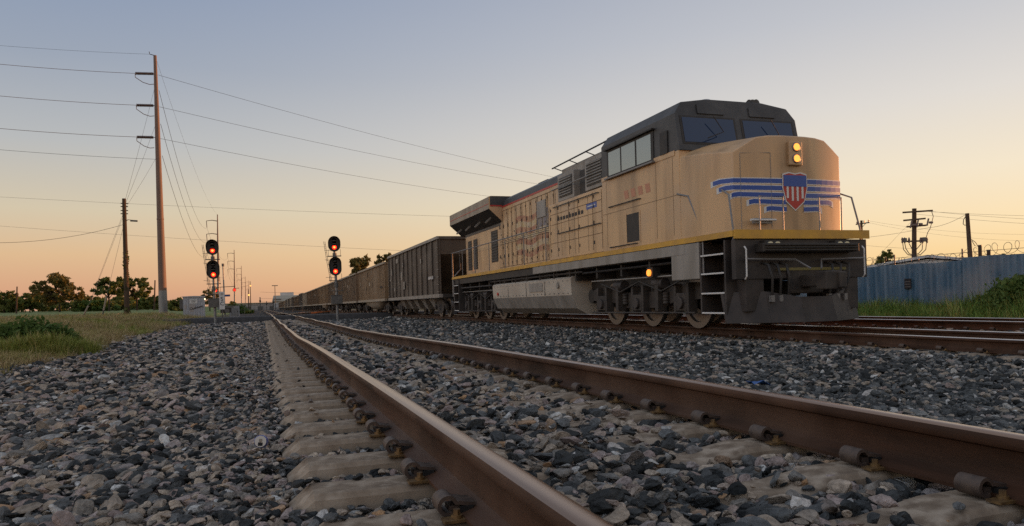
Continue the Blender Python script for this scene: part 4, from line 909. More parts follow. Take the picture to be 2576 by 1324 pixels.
# ------------------------------------------------------------------ railway signals
def signal(label, base, tilt, ladder_side, plate):
    t = thing('railway_signal', label, 'railway signal', base, (0,tilt,0), 'two headed railway signals')
    H = 5.4
    mb = MB(); mb.cyl((0,0,-.2),(0,0,H-.5),.085,M['galv'],12,.075); mb.cyl((0,0,-.2),(0,0,.08),.26,M['concrete'],10); mb.bx(-.2,.2,-.2,.2,-.3,.02,M['black'])
    for z in (2.2,3.0,4.05): mb.cyl((0,0,z),(0,0,z+.28),.13,M['galvd'],10)
    mb.build('mast', t, smooth=40)
    mb = MB(); mb.bx(-.36,.34,-.26,.22,1.15,1.68,M['galvd']); mb.bx(-.38,.36,-.28,.24,1.68,1.71,M['galvd']); mb.build('junction_box', t, bevel=.02)
    for z0, hh in ((4.42,.95),(2.92,1.16)):
        zc_ = z0+hh/2; mb = MB(); w = .375; n_ = 10
        out = [(w*math.cos(a), zc_+hh/2-w+w*math.sin(a)) for a in np.linspace(0,PI,n_)]+[(w*math.cos(a), zc_-hh/2+w+w*math.sin(a)) for a in np.linspace(PI,2*PI,n_)]
        mb.prism(out, -.12, -.06, M['signalblk'])
        inn = [(x*.93,(z-zc_)*.96+zc_) for x,z in out]; nn = len(out)       # hood ring, deeper above
        for i in range(nn):
            j = (i+1)%nn; dp = lambda z: -.14-.30*max(0,min(1,(z-zc_)/hh+.55))
            mb.add([(out[i][0],-.12,out[i][1]),(out[j][0],-.12,out[j][1]),(out[j][0],dp(out[j][1]),out[j][1]),(out[i][0],dp(out[i][1]),out[i][1]),(inn[i][0],-.12,inn[i][1]),(inn[j][0],-.12,inn[j][1]),(inn[j][0],dp(out[j][1]),inn[j][1]),(inn[i][0],dp(out[i][1]),inn[i][1])],[(0,1,2,3),(7,6,5,4),(3,2,6,7)],M['signalblk'])
        mb.bx(-.22,.22,-.06,.2,zc_-hh*.35,zc_+hh*.35,M['signalblk'])
        hd = mb.build('signal_head', t, smooth=35)
        ks = 3; zl = [zc_-hh/2+.27+k*(hh-.54)/(ks-1) for k in range(ks)]
        for k, z in enumerate(zl):
            mb = MB(); mb.lathe([(0,.135),(.02,.135),(.045,.10),(.05,.01)],(0,-.12,z),(0,-1,0),M['lens'] if k == 0 else M['lensoff'],16)
            if k == 0: mb.lathe([(0,.075),(.012,.06),(.014,.01)],(0,-.168,z),(0,-1,0),M['lenshot'],14)
            tag(mb.build('lens', hd, smooth=50), 'lit red lens' if k == 0 else None)
            mb = MB(); vs = []; aa = np.linspace(R(20),R(160),9)
            for a in aa: vs += [(.16*math.cos(a),-.12,z+.16*math.sin(a)),(.14*math.cos(a),-.34,z+.14*math.sin(a))]
            mb.add(vs,[(2*i,2*i+1,2*i+3,2*i+2) for i in range(8)],M['signalblk']); mb.build('visor', hd, smooth=60)
    mb = MB(); ls = ladder_side
    for sx in (0,.2): mb.tube([(ls*.62+sx*.4,.30,5.1),(ls*.5+sx*.4,.28,3.9),(ls*.28+sx*.4,.25,2.3)],.014,M['galvd'],5)
    for z in np.arange(2.4,5.05,.25): xx = ls*(.28+.34*(z-2.3)/2.8); mb.tube([(xx,.28,z),(xx+.08,.28,z)],.01,M['galvd'],4)
    for z in (4.55,3.95,2.85): mb.tube([(ls*.6,.28,z),(0,.05,z-.06)],.012,M['galvd'],5)
    mb.build('ladder', t)
    mb = MB()
    for z in (4.15,2.62,1.98): mb.bx(-.42,.40,-.1,.25,z-.02,z+.02,M['galvd']); mb.tube([(-.38,-.08,z),(-.38,-.08,z+.42)],.012,M['galvd'],5); mb.tube([(.36,-.08,z),(.36,-.08,z+.42)],.012,M['galvd'],5)
    mb.build('service_bracket', t)
    return t
ang = math.atan2(4.37,47.)
sigL = signal('railway signal with two red lights left of the near track beside a numbered plate', (-2.89,49.5,.02), -.012, -1, True)
sigR = signal('railway signal with two red lights standing beside the tan coal cars', (4.37,47.1,.02), -.022, -1, False); sigR.rotation_euler.z = -.06
pp = at(560,806,45.5); pl = thing('number_post', 'short post with white vertical number plate beside the left signal', 'sign', (pp.x,pp.y,.03))
mb = MB(); mb.bx(-.03,.03,-.02,.03,0,1.5,M['galvd']); mb.build('post', pl)
mb = MB(); mb.bx(-.155,.155,-.045,-.02,1.0,2.1,M['white']); pb = mb.build('plate', pl)
for k, ch in enumerate('=SC'): text_mesh('lettering', ch, .34, pb, (0,-.05,1.93-k*.29), (PI/2,0,0), M['ink'])
# ------------------------------------------------------------------ road crossing, hut, gate
def roadz(x, y): return np.where((x > -4.5) & (x < 17), .43, np.maximum(hgt(x,y)+.03, .40*np.exp(-np.maximum(np.maximum(-4.5-x,x-17),0)/9)+.05))
xs_ = np.concatenate([np.arange(-90,-6,4),np.arange(-6,19,.5),np.arange(20,90,5)])
grid(xs_, np.array([54.,54.05,62.95,63.]), lambda X,Y: np.where((Y < 54.02)|(Y > 62.98), hgt(X,Y)-.15, roadz(X,Y)), M['asphalt'], 'road', lab='dark asphalt road crossing the tracks')
hp = at(489,797,75); hut = thing('relay_hut', 'silver metal relay hut with black graffiti and a lit lamp', 'hut', (hp.x,hp.y,.34), (0,0,.08))
mb = MB(); mb.bx(-1.03,1.03,0,1.9,0,2.05,M['hut'])
for x in np.arange(-1.0,1.03,.16): mb.bx(x,x+.015,-.008,0,.02,2.03,M['galvd'])
mb.build('wall', hut)
mb = MB(); mb.prism([(-1.09,2.05),(1.09,2.05),(1.07,2.13),(0,2.17),(-1.07,2.13)],-.08,1.98,M['hut']); mb.build('roof', hut)
mb = MB(); mb.bx(-1.36,-1.03,.5,1.1,.85,1.8,M['galvd']); mb.build('meter_box', hut)
mb = MB(); mb.bx(-.40,.30,-.022,-.009,1.40,1.84,M['white']); sg = mb.build('notice', hut)
mb = MB()
for k in range(3): mb.bx(-.30+.03*k,.20-.05*k,-.026,-.022,1.72-k*.1,1.76-k*.1,M['ink'])
mb.build('notice_lines', sg)
mb = MB(); mb.bx(-.92,-.68,-.014,-.009,.82,1.28,M['patch']); mb.bx(-.45,.1,-.014,-.009,.95,1.34,M['patch']); mb.bx(-.42,-.02,-.0138,-.009,.55,.95,M['patch']); mb.build('paint_patch', hut)
mb = MB(); G = [[(-.10,.86),(-.2,.72),(-.36,.72),(-.42,.82),(-.36,.92),(-.22,.92),(-.12,.82),(-.02,.74)],[(-.05,.74),(.05,.9),(.12,.94),(.1,.82),(.02,.8)],[(.12,.82),(.12,1.02),(.2,.96),(.24,.88),(.14,.84),(.26,.86)],[(.28,.88),(.36,1.02),(.42,.9),(.3,.92)],[(.6,1.04),(.5,1.02),(.48,.97),(.58,.95),(.54,.89),(.44,.9)],[(.62,1.02),(.8,1.12)],[(.7,1.06),(.66,.96),(.88,.98)]]
for g in G: mb.tube([(x,-.014,z+.05) for x,z in g], .026, M['ink'], 5)
mb.build('graffiti', hut)
mb = MB(); mb.bx(.98,1.08,-.12,-.02,1.78,1.88,M['galvd']); mb.lathe([(0,.07),(.04,.065),(.06,.01)],(1.03,-.12,1.82),(0,-1,0),M['lampwhite'],12); mb.build('flood_lamp', hut)
gp = at(566,792,66); gt = thing('crossing_signal', 'road crossing flasher mast with red lights and gate machine behind the left signal', 'crossing signal', (gp.x,gp.y,.3), (0,-.012,0))
mb = MB(); mb.cyl((0,0,-.1),(0,0,4.6),.07,M['galv'],10,.055); mb.cyl((0,0,4.6),(0,0,4.85),.11,M['galvd'],8); mb.build('mast', gt)
mb = MB(); mb.tube([(-1.0,-.1,2.72),(.95,-.1,2.78)],.03,M['signalblk'],6); mb.build('cross_arm', gt)
for x,a in ((-.72,.5),(.85,.5)):
    mb = MB(); mb.lathe([(0,.05),(.06,.15),(.14,.15),(.14,.12)],(x,-.1,2.45),(a*.8,-1,0),M['signalblk'],14); fl = mb.build('flasher', gt, smooth=40)
    mb = MB(); d = Vector((a*.8,-1,0)).normalized(); c = Vector((x,-.1,2.45))+d*.145; mb.lathe([(0,.11),(.012,.02)],c,d,M['lens'],14); mb.build('lens', fl)
    mb = MB(); mb.bx(x-.02,x+.45 if x > 0 else x+.02,-.32,-.1,2.58,2.62,M['signalblk']) if x > 0 else mb.bx(x-.4,x+.02,-.3,-.1,2.56,2.6,M['signalblk']); mb.build('visor', fl)
mb = MB(); mb.bx(.05,.5,-.09,-.075,1.88,2.06,M['bluesign']); mb.build('blue_sign', gt)
mb = MB(); mb.bx(-.35,.55,-.25,.3,.42,.86,M['signalblk']); mb.bx(.1,.75,-.3,.3,.86,1.06,M['galvd']); mb.cyl((.2,-.3,.6),(.2,.4,.6),.2,M['galvd'],10); mb.build('gate_machine', gt)
mb = MB(); mb.lathe([(0,.07),(.02,.06)],(-.25,-.26,.84),(0,-1,0),M['lens'],10); mb.build('gate_lamp', gt)
gp2 = at(590,790,68); gb = MB(); gb.bx(-.42,.42,0,.5,0,1.0,M['hut']); gb.bx(-.45,.45,-.03,.53,1.0,1.04,M['galvd']); gb.bx(-.36,.36,-.012,0,.08,.92,M['galv']); gb.bx(.25,.30,-.03,-.012,.45,.6,M['signalblk'])
tag(gb.build('signal_cabinet', loc=(gp2.x,gp2.y,.3)), 'small grey signal cabinet at the foot of the crossing flasher', 'cabinet')
# ------------------------------------------------------------------ poles
def lean_to(a, b): return [Vector(a), Vector(b)]
PB = at(411,789,77); PT = at(390,140,77)
p1 = thing('transmission_pole', 'tallest tapered steel transmission pole with dead-end insulators left of the tracks', 'power pole', (PB.x,PB.y,.2), group='transmission poles along the line')
def rel(p): return Vector(p)-Vector((PB.x,PB.y,.2))
axis_ = lambda z: Vector((0,0,0)).lerp(rel(PT), (z-.2)/(PT.z-.2))
mb = MB(); mb.tube([(0,0,0),axis_(10),axis_(20),rel(PT)], .43, M['polest'], 12, .16); mb.cyl((0,0,0),axis_(3.2),.435,M['galv'],12,.41); mb.cyl((0,0,-.3),(0,0,.45),.85,M['concrete'],14); mb.build('shaft', p1, smooth=30)
mb = MB(); mb.cyl(axis_(10.6),axis_(10.75),.36,M['polest'],12); mb.tube([rel(PT),rel(PT)+Vector((-.5,0,.1)),rel(PT)+Vector((-.55,0,.35))],.04,M['wire'],5); mb.build('pole_band', p1)
INS = []
for yy, x0 in ((187,340),(267,343),(347,344)):
    a = at(386,yy-1,77); b = at(x0,yy-2,76.2); INS.append((a,b)); a, b = rel(a), rel(b)
    mb = MB(); d = (b-a); n_ = 15; mb.lathe([(d.length*i/(2*n_),.17 if i%2 else .11) for i in range(2*n_+1)], a, d, M['insulator'], 9); mb.cyl(a-d*.22,a,.035,M['wire'],6); mb.build('insulator_string', p1, smooth=50)
    mb = MB(); c = b+Vector((0,0,-.05)); e = axis_(PB.z+0); q = rel(at(388,yy+25,77)); mb.tube([c,c+Vector((0,0,-.35)),c.lerp(q,.4)+Vector((0,0,-.45)),c.lerp(q,.75)+Vector((0,0,-.3)),q],.035,M['wirelit'],5); mb.build('jumper', p1)
TP = 'transmission poles along the line'
def dav(label, X, ytop, d, arms, tipdx):
    b = at(X+8*(208/d)*.3,777,d); top = at(X,ytop,d); t = thing('transmission_pole', label, 'power pole', (b.x,b.y,.3), group=TP)
    rl = lambda p: Vector(p)-Vector((b.x,b.y,.3)); mb = MB(); mb.tube([(0,0,0),rl(top)*.5,rl(top)], .42, M['polest'], 10, .13); mb.cyl((0,0,0),rl(top)*.32,.425,M['galv'],10,.335); mb.build('shaft', t, smooth=30); tips = []
    for ya in arms:
        f = (777-ya)/(777-ytop); a = rl(top)*f; tip = rl(at(X-tipdx+(1-f)*3,ya,d)); tip.z = a.z+.15
        mb = MB(); mb.tube([a,a.lerp(tip,.5)+Vector((0,0,.22)),tip],.14,M['polest'],6,.08); w = mb.build('davit_arm', t); low = tip+Vector((0.1,0,-2.0))
        mb = MB(); mb.lathe([(i*.1,.11 if i%2 else .07) for i in range(20)],tip,(0.05,0,-1),M['insulator'],7); mb.build('insulator_string', w); tips.append(low+Vector((b.x,b.y,.3)))
    return tips
D2 = dav('davit arm steel pole right behind the left railway signal', 547, 540, 208, (556,588,621), 28)
D3 = dav('second davit arm steel pole beyond the left railway signal', 589, 629, 335, (638,657,676), 17)
D4 = dav('third davit arm steel pole beyond the left railway signal', 607, 669, 480, (676,690,704), 12.5)
D5 = dav('fourth davit arm steel pole beyond the left railway signal', 617, 696, 640, (700,711,721), 9)
D6 = dav('farthest davit arm steel pole near the warehouse', 625, 706, 800, (710,719,727), 7)
# wooden pole with street lamp, guys
WB = at(320,797,69); WT = at(312,500,69); WB.z = float(hgt(WB.x,WB.y))-.1
wp = thing('wooden_pole', 'old brown wooden pole with street lamp and ivy by the field', 'utility pole', WB); rw = lambda p: Vector(p)-WB
mb = MB(); mb.tube([(0,0,0),rw(WT)*.5,rw(WT)],.24,M['wood'],10,.17); mb.build('shaft', wp, smooth=40)
mb = MB()
for yy in (512,520,530,538): c = rw(at(312.5,yy,69)); mb.cyl(c-Vector((.3,0,0)),c+Vector((.32,0,0)),.05,M['wire'],6)
mb.build('hardware', wp)
mb = MB(); a = rw(at(313,560,69)); b = rw(at(331,554,69)); mb.tube([a,a.lerp(b,.5)+Vector((0,0,.15)),b],.03,M['galvd'],6); lm = mb.build('lamp_bracket', wp)
mb = MB(); c = rw(at(337,556,69)); mb.obx(c,(.3,.12,.07),(0,.05,0),M['galvd']); mb.build('lamp_head', lm)
rg = np.random.default_rng(5); V, T, nn = leaf_crown([tuple(rw(WT)*(q))+(.22,.22,.8) for q in (.28,.36,.45,.52)]+[(0,0,.5,.3,.3,.6)], 700, .10, rg, .6)
mb = MB(); mb.v = V.tolist(); mb.f = [(4*i,4*i+1,4*i+2,4*i+3) for i in range(nn)]; mb.m = [0]*nn; mb.mats = [M['leaf']]; mb.tone = T; mb.build('ivy', wp)
def wire(label, pts, r=.02,  sag=0., m='wire', n=14, group='overhead wires'):
    a, b = Vector(pts[0]), Vector(pts[1]); P_ = [a.lerp(b,i/n)-Vector((0,0,sag*4*(i/n)*(1-i/n))) for i in range(n+1)]
    mb = MB(); c = a.copy(); mb.tube([p-c for p in P_], r*.62, M[m], 4); o = mb.build('power_line', loc=c); return tag(o, label, 'wire', group)
for (nm, X, Yt, dt, Yb, Xb) in (('left of the two yellow guy guards near the wooden pole',222,770,62,806,207),('right of the two yellow guy guards near the wooden pole',268,746,64,806,257)):
    a = at(X,Yt,dt); b = at(Xb,Yb,dt); b.z = float(hgt(b.x,b.y)); mb = MB(); mb.tube([Vector((0,0,0)),(a-b)*.35],.06,M['galvd'],6); mb.tube([(a-b)*.35,a-b],.075,M['tanlt'],8)
    tag(mb.build('guy_guard', loc=b), nm, 'guy guard', 'guy wire guards')
    w = at(309,540 if X == 222 else 575,69); wire('guy wire from wooden pole down to the '+nm.split(' of')[0]+' guard', (w,a), .018, .0)
wire('second guy wire from the wooden pole to the left guard', (at(308,550,69), at(226,764,62.3)), .018)
for k,(Ya,Yb) in enumerate(((225,512),(315,519),(395,527))): wire(('upper','middle','lower')[k]+' span guy from the tall steel pole to the wooden pole', (at(388+k*3,Ya,77), at(313,Yb,69)), .02, .1)
L4 = ['upper','middle','lower']
for k,(ya,yl) in enumerate(((186,115),(266,195),(346,279))): wire(L4[k]+' red lit conductor running left from the tall steel pole', (INS[k][1], at(-400,yl,66)), .035, .35, 'wirelit')
wire('thin ground wire running left from the top of the tall steel pole', (at(382,137,77), at(-400,76,66)), .018, .3); wire('thin cable below the conductors left of the tall steel pole', (at(392,401,77), at(-400,337,66)), .025, .3)
for k,(ya,yb,xb) in enumerate(((189,466,1500),(269,480,1480),(349,514,1420))): wire(L4[k]+' conductor from the tall steel pole toward the train', (at(398+3*k,ya,77), at(xb,yb,153)), .028, .9)
q1 = [at(400,228,77.5),at(404,312,77.5),at(408,392,77.5)]
for k in range(3):
    wire(L4[k]+' conductor from the tall steel pole down the line', (q1[k],D2[k]), .035, 4.2, n=24)
    for nm,A,B_ in (('first',D2,D3),('second',D3,D4),('third',D4,D5),('fourth',D5,D6)): wire('%s conductor of the %s span between the davit poles' % (L4[k],nm), (A[k],B_[k]), .04, 4., n=20)
wire('ground wire from the tall steel pole top down the line', (PT,at(547,541,208)), .018, 2.5, n=20)
wire('upper telephone line crossing the sky behind the signals', (at(-200,484,110),at(1500,554,110)), .022, .5); wire('lower telephone line crossing the sky behind the signals', (at(-200,553,110),at(1300,643,110)), .022, .5)
wire('slack cable running left from the wooden pole', (at(308,566,69),at(-220,596,60)), .025, 1.0, n=24)
for k,(ya,yb) in enumerate(((735,742),(751,756),(759,764))): wire('far %s power line over the end of the train' % L4[k], (at(655,ya,300),at(900,yb-5,300)), .05, .3)
# right hand poles
UB = at(2298,700,65); UB.z = .1; UT = at(2300,525,65)
up = thing('utility_pole', 'wooden utility pole with crossarms and switchgear behind the blue fence', 'utility pole', UB); ru = lambda X,Y,d=65: at(X,Y,d)-UB
mb = MB(); mb.tube([(0,0,0),UT-UB],.22,M['wood'],10,.18); mb.build('shaft', up, smooth=40)
for xa,ya,xb,yb,nm in ((2271,535,2346,530,'crossarm'),(2273,555,2328,550,'crossarm'),(2281,571,2330,567,'crossarm'),(2269,608,2333,606,'crossarm')):
    mb = MB(); a,b = ru(xa,ya,64.7),ru(xb,yb,64.7); mb.obx((a+b)/2,((b-a).length/2,.06,.07),(0,-math.asin((b-a).z/(b-a).length),math.atan2((b-a).y,(b-a).x)),M['wood']); mb.build('crossarm', up)
for X,Y in ((2294,566),(2310,564),(2336,560)):
    mb = MB(); mb.cyl(ru(X-4,Y+8,64.5),ru(X,Y-10,64.5),.07,M['insulator'],7); mb.cyl(ru(X+2,Y,64.5),ru(X+10,Y,64.5),.1,M['insulator'],8); mb.build('cutout_switch', up)
for X in (2270,2276,2287,2316,2321,2332): mb = MB(); mb.lathe([(0,.05),(.1,.09),(.2,.06),(.3,.1),(.4,.07),(.5,.04)],ru(X,612,64.6),(0,0,1),M['insulator'],8); mb.build('insulator', up)
for X,Y in ((2275,604),(2324,602)): mb = MB(); c = ru(X,Y,64.6); mb.obx(c,(.16,.14,.16),(0,0,0),M['galvd']); mb.build('arrester_box', up)
for xs0,pts in ((0,[(2271,612),(2273,628),(2283,640),(2297,645)]),(1,[(2276,612),(2279,626),(2287,638),(2297,643)]),(2,[(2331,612),(2329,628),(2317,640),(2300,645)]),(3,[(2321,612),(2320,628),(2311,638),(2300,643)])):
    mb = MB(); mb.tube([ru(X,Y,64.6) for X,Y in pts],.035,M['wire'],5); mb.build('cable_loop', up)
for (a,b) in (((2287,613),(2297,632)),((2318,613),(2300,634))): mb = MB(); mb.tube([ru(*a,64.7),ru(*b,64.7)],.035,M['wood'],5); mb.build('brace', up)
mb = MB(); mb.tube([ru(2344,533,64.6),ru(2348,545,64.6),ru(2344,560,64.6),ru(2340,575,64.6),ru(2334,585,64.6),ru(2330,598,64.6)],.03,M['wire'],5); mb.build('drop_cable', up)
mb = MB(); mb.cyl(ru(2293,655,64.6),ru(2292,700,64.6),.12,M['white'],8); mb.build('cable_conduit', up)
LB = at(2447,705,58); LB.z = .1; LT = at(2433,537,58)
lp = thing('utility_pole', 'leaning bare wooden pole behind the blue fence', 'utility pole', LB)
mb = MB(); mb.tube([(0,0,0),LT-LB],.20,M['wood'],10,.14); mb.build('shaft', lp, smooth=40)
mb = MB(); mb.tube([at(X,Y,57.6)-LB for X,Y in ((2429,545),(2424,553),(2423,564),(2427,567),(2431,566))],.03,M['wire'],5); mb.tube([at(X,Y,57.6)-LB for X,Y in ((2444,603),(2454,610),(2461,621),(2452,618),(2445,606))],.025,M['wire'],5); mb.build('cable_coil', lp)
SB = at(2167,700,105); SB.z = .1; ST = at(2167,555,105)
spole = thing('utility_pole', 'small wooden pole with one crossarm beside the locomotive nose', 'utility pole', SB)
mb = MB(); mb.tube([(0,0,0),ST-SB],.2,M['wood'],8,.16); mb.build('shaft', spole, smooth=40)
mb = MB(); a,b = at(2153,565,105)-SB,at(2187,560,105)-SB; mb.tube([a,b],.09,M['galvd'],5); mb.tube([at(2169,572,105)-SB,at(2178,562,105)-SB],.04,M['galvd'],5)
for X,Y in ((2156,560),(2174,557),(2185,555)): c = at(X,Y,105)-SB; mb.cyl(c-Vector((0,0,.25)),c+Vector((0,0,.1)),.09,M['insulator'],6)
mb.build('crossarm', spole)
W2 = [('upper wire from the switchgear pole past the leaning pole',(2310,531,65),(2700,545,62),.1),('second wire from the switchgear pole past the leaning pole',(2340,532,65),(2700,556,62),.12),('third wire from the switchgear pole past the leaning pole',(2305,539,65),(2700,570,62),.1),
 ('service cable from the small pole to the leaning pole',(2060,604,95),(2338,573,66),.3),('service cable from switchgear pole up to the leaning pole top',(2338,573,66),(2431,539,58),.2),
 ('fine upper wire from the small pole to the right',(2185,556,105),(2700,587,100),.8),('fine lower wire from the small pole to the right',(2187,561,105),(2700,605,100),.9),('slack cable dipping to the leaning pole',(2300,632,64.5),(2444,616,58),1.1),
 ('guy wire slanting down left of the switchgear pole',(2290,560,64.5),(2190,665,60),0.),('second guy wire slanting down left of the switchgear pole',(2296,635,64.5),(2240,678,60),0.),('wire past the locomotive nose at fence height',(2090,606,95),(2300,626,64),.15)]
for l,a,b,s_ in W2: wire(l,(at(*a),at(*b)),.022 if 'cable' in l else .015,s_,n=16)
# ------------------------------------------------------------------ blue fence, razor wire
FX = 24.; fn = thing('metal_fence', 'blue corrugated sheet metal fence behind the far track', 'fence', (FX,0,0))
def sheet(y0, y1, z1, name):
    mb = MB(); y = y0; pr = []
    while y < y1: pr += [(0,y),(0,y+.10),(.045,y+.13),(.045,y+.21),(0,y+.24)]; y += .24
    vs = []; 
    for i,(x,yy) in enumerate(pr):
        dz = .012*math.sin(yy*1.7)+.01*math.sin(yy*4.1); vs += [(-x,yy,-.1),(-x,yy,z1+dz)]
    mb.add(vs,[(2*i,2*i+1,2*i+3,2*i+2) for i in range(len(pr)-1)],M['metalbl']); o = mb.build(name, fn)
    sd_ = o.modifiers.new('thickness','SOLIDIFY'); sd_.thickness = .004; return o
sheet(19.93,95,2.035,'fence_panel'); sheet(-40,19.9,2.14,'fence_panel')
mb = MB()
for y in np.arange(-40,95,2.6): mb.bx(.03,.10,y,y+.07,-.1,1.98,M['galvd'])
for z in (.4,1.7): mb.bx(.01,.05,-40,95,z,z+.05,M['galvd'])
mb.build('fence_frame', fn)
npst = 0
for X,Yt,nm in ((2465,619,'thick dark post standing above the blue fence beside the leaning pole'),(2487,631,'shorter dark post above the blue fence right of the thick post')):
    p = at(X,Yt,30.5); mb = MB(); mb.cyl((0,0,0),(0,0,p.z-.1),.07,M['wood'],8); mb.cyl((0,0,p.z-.1),(0,0,p.z-.06),.08,M['galvd'],8); tag(mb.build('fence_post', loc=(p.x,p.y,.1)),nm,'post')
def coil(label, y0, y1, z, r, x, pitch=.33):
    rg = np.random.default_rng(int(y0*10)+99); pts = []; K_ = 14; N_ = int((y1-y0)/pitch*K_)
    for i in range(N_):
        a = 2*PI*i/K_; y = y0+pitch*i/K_; rr = r*(1+.18*math.sin(y*2.1)+.12*math.sin(y*5.3)); w = .09*math.sin(y*1.37)
        pts.append((.10*math.sin(a*.5+y), y+rr*math.cos(a)+w, rr*math.sin(a)+.05*math.sin(y*.8)))
    mb = MB(); mb.tube(pts,.0085,M['wire'],4); o = mb.build('razor_wire', loc=(x,0,z)); return tag(o,label,'razor wire','razor wire coils on the fence')
coil('big loose razor wire loops above the taller end of the blue fence', 10, 19.9, 2.36, .19, FX+.6, .36); coil('smaller razor wire loops along the lower run of the blue fence', 19.9, 44, 2.24, .16, FX+.6, .31)
mb = MB()
for y in np.arange(20.5,60,3.1): mb.tube([(FX+.6,y,.1),(FX+.6,y,2.5)],.03,M['galvd'],6)
for z in (2.15,2.35): mb.tube([(FX+.6,10,z),(FX+.6,60,z)],.008,M['wire'],4)
tag(mb.build('wire_fence'),'thin steel posts and strands carrying the razor wire behind the blue fence','fence')
sgn = at(2284,714,24); sgn = Vector((FX-.06, sgn.y*(FX-.06)/sgn.x, 1.0)); _p = at(2284,714,1); k_ = (FX-.07)/_p.x; sy = _p.y*k_; sz = CZ+(_p.z-CZ)*k_
mb = MB(); mb.bx(-.012,.012,-.16,.16,-.2,.2,M['ink']); so = mb.build('notice_board', loc=(FX-.07,sy,sz)); tag(so,'small dark notice board fixed to the blue fence','sign')
mb = MB(); 
for k in range(3): mb.bx(-.016,-.012,-.12,.12,.06-k*.1,.10-k*.1,M['galvd'])
mb.build('notice_lines', so)
# ------------------------------------------------------------------ buildings
def shed(label, c, sx, sy, hw, hr, rz, wallm, roofm, doors=3):
    b = thing('warehouse', label, 'warehouse', c, (0,0,rz)); mb = MB(); mb.bx(-sx/2,sx/2,-sy/2,sy/2,-.5,hw,M[wallm])
    mb.prism([(-sx/2,hw),(sx/2,hw),(0,hr-.12)],-sy/2,sy/2,M[wallm]); mb.build('wall', b)
    mb = MB(); mb.prism([(-sx/2-.3,hw-.05),(0,hr),(sx/2+.3,hw-.05),(sx/2+.3,hw+.12),(0,hr+.2),(-sx/2-.3,hw+.12)],-sy/2-.3,sy/2+.3,M[roofm]); mb.build('roof', b)
    for k in range(doors): mb = MB(); x = -sx*.35+k*sx*.7/max(1,doors-1); mb.bx(x-1.6,x+1.6,-sy/2-.05,-sy/2,-.3,hw*.62,M['galvd']); mb.build('door', b)
    return b
g = at(2330,652,62); shed('white low gabled shed roof showing above the blue fence', (g.x,g.y,0), 11.5, 14, g.z-1.0, g.z-.15, -TH-.5, 'whiteb', 'whiteb', 0)
wh = at(735,776,430); b = thing('warehouse', 'long white warehouse with tan roof beyond the end of the train', 'warehouse', (wh.x+14,wh.y,0), (0,0,-.05))
mb = MB(); mb.bx(-24,40,0,40,-1,4.9,M['whiteb']); mb.build('wall', b); mb = MB(); mb.prism([(-1,4.9),(41,4.9),(41,5.3),(20,8.8),(-1,5.3)],-25,41,M['roofb'],axis='x'); mb.build('roof', b)
mb = MB(); mb.bx(-24,-20,2,9,5.2,6.6,M['galvd']); mb.build('roof_unit', b); mb = MB(); mb.bx(-24.1,-8,-.06,0,-.5,1.6,M['patch']); mb.build('loading_dock', b)
w2 = at(640,776,460); b = thing('warehouse', 'pale low building left of the long white warehouse', 'warehouse', (w2.x,w2.y,0)); mb = MB(); mb.bx(-22,18,0,20,-1,4.4,M['patch']); mb.build('wall', b); mb = MB(); mb.bx(-22.5,18.5,-.5,20.5,4.4,4.9,M['roofb']); mb.build('roof', b)
for k in range(5): mb = MB(); mb.bx(-19+k*7.,-16+k*7.,-.08,0,0,2.6,M['galvd']); mb.build('window', b)
tk = at(722,750,470); b = thing('water_tank', 'pale box shaped tank standing on the warehouse skyline', 'tank', (tk.x,tk.y,0)); mb = MB(); mb.bx(-4,4,-4,4,6,11,M['whiteb']); mb.build('tank_body', b); mb = MB()
for q in (-3.5,3.5): mb.bx(q-.3,q+.3,-3.8,-3.2,0,6,M['galvd']); mb.bx(q-.3,q+.3,3.2,3.8,0,6,M['galvd'])
mb.build('tank_legs', b)
hm = at(693,776,410); hmt = at(692,718,410); b = thing('light_mast', 'tall thin light mast beyond the warehouse', 'light mast', (hm.x,hm.y,0)); mb = MB(); mb.tube([(0,0,0),(0,0,hmt.z)],.3,M['galvd'],6,.18); mb.build('shaft', b); mb = MB(); mb.bx(-1.6,1.6,-.3,.3,hmt.z-.4,hmt.z,M['galvd']); mb.build('lamp_bar', b)
for X,Yt,d,nm in ((631,708,250,'slim brown pole with a glowing lamp beyond the davit poles'),(626,728,190,'dark slim pole beyond the crossing signal with an amber lamp')):
    q = at(X,777,d); tq = at(X,Yt,d); b = thing('street_lamp', nm, 'street lamp', (q.x,q.y,.2)); mb = MB(); mb.tube([(0,0,0),(0,0,tq.z-.2)],.16,M['wood'],7,.1); mb.build('shaft', b); mb = MB(); mb.lathe([(0,.2),(.3,.22),(.42,.05)],(0.1,-.3,tq.z-1.9),(0,0,1),M['lampor'],8); mb.build('lamp_head', b)
for X,Yt,d,nm in ((41,722,150,'thin bare pole in front of the dark trees at the left'),(388,706,150,'thin pole in front of the trees beside the steel pole base'),(486,752,140,'thin post behind the relay hut')):
    q = at(X,780,d); q.z = float(hgt(q.x,q.y))-.1; tq = at(X+2,Yt,d); mb = MB(); mb.tube([(0,0,0),tq-q],.16,M['wood'],7,.12); mb.cyl(tq-q,tq-q+Vector((0,0,.06)),.15,M['galvd'],7); tag(mb.build('wooden_post', loc=q),nm,'pole')
for X,Yt,d,nm in ((655,748,180,'steel gantry post left of the white warehouse'),(688,752,190,'steel gantry post in front of the white warehouse'),(671,758,230,'small steel post between the two gantry posts')):
    q = at(X,780,d); mb = MB(); tq = at(X,Yt,d); mb.bx(-.12,.12,-.12,.12,0,tq.z,M['galvd']); mb.bx(-.2,.2,-.2,.2,0,.3,M['concrete']); mb.bx(-.2,.2,-.15,.15,tq.z-1.2,tq.z-.7,M['signalblk']); tag(mb.build('steel_post', loc=(q.x,q.y,0)),nm,'post')
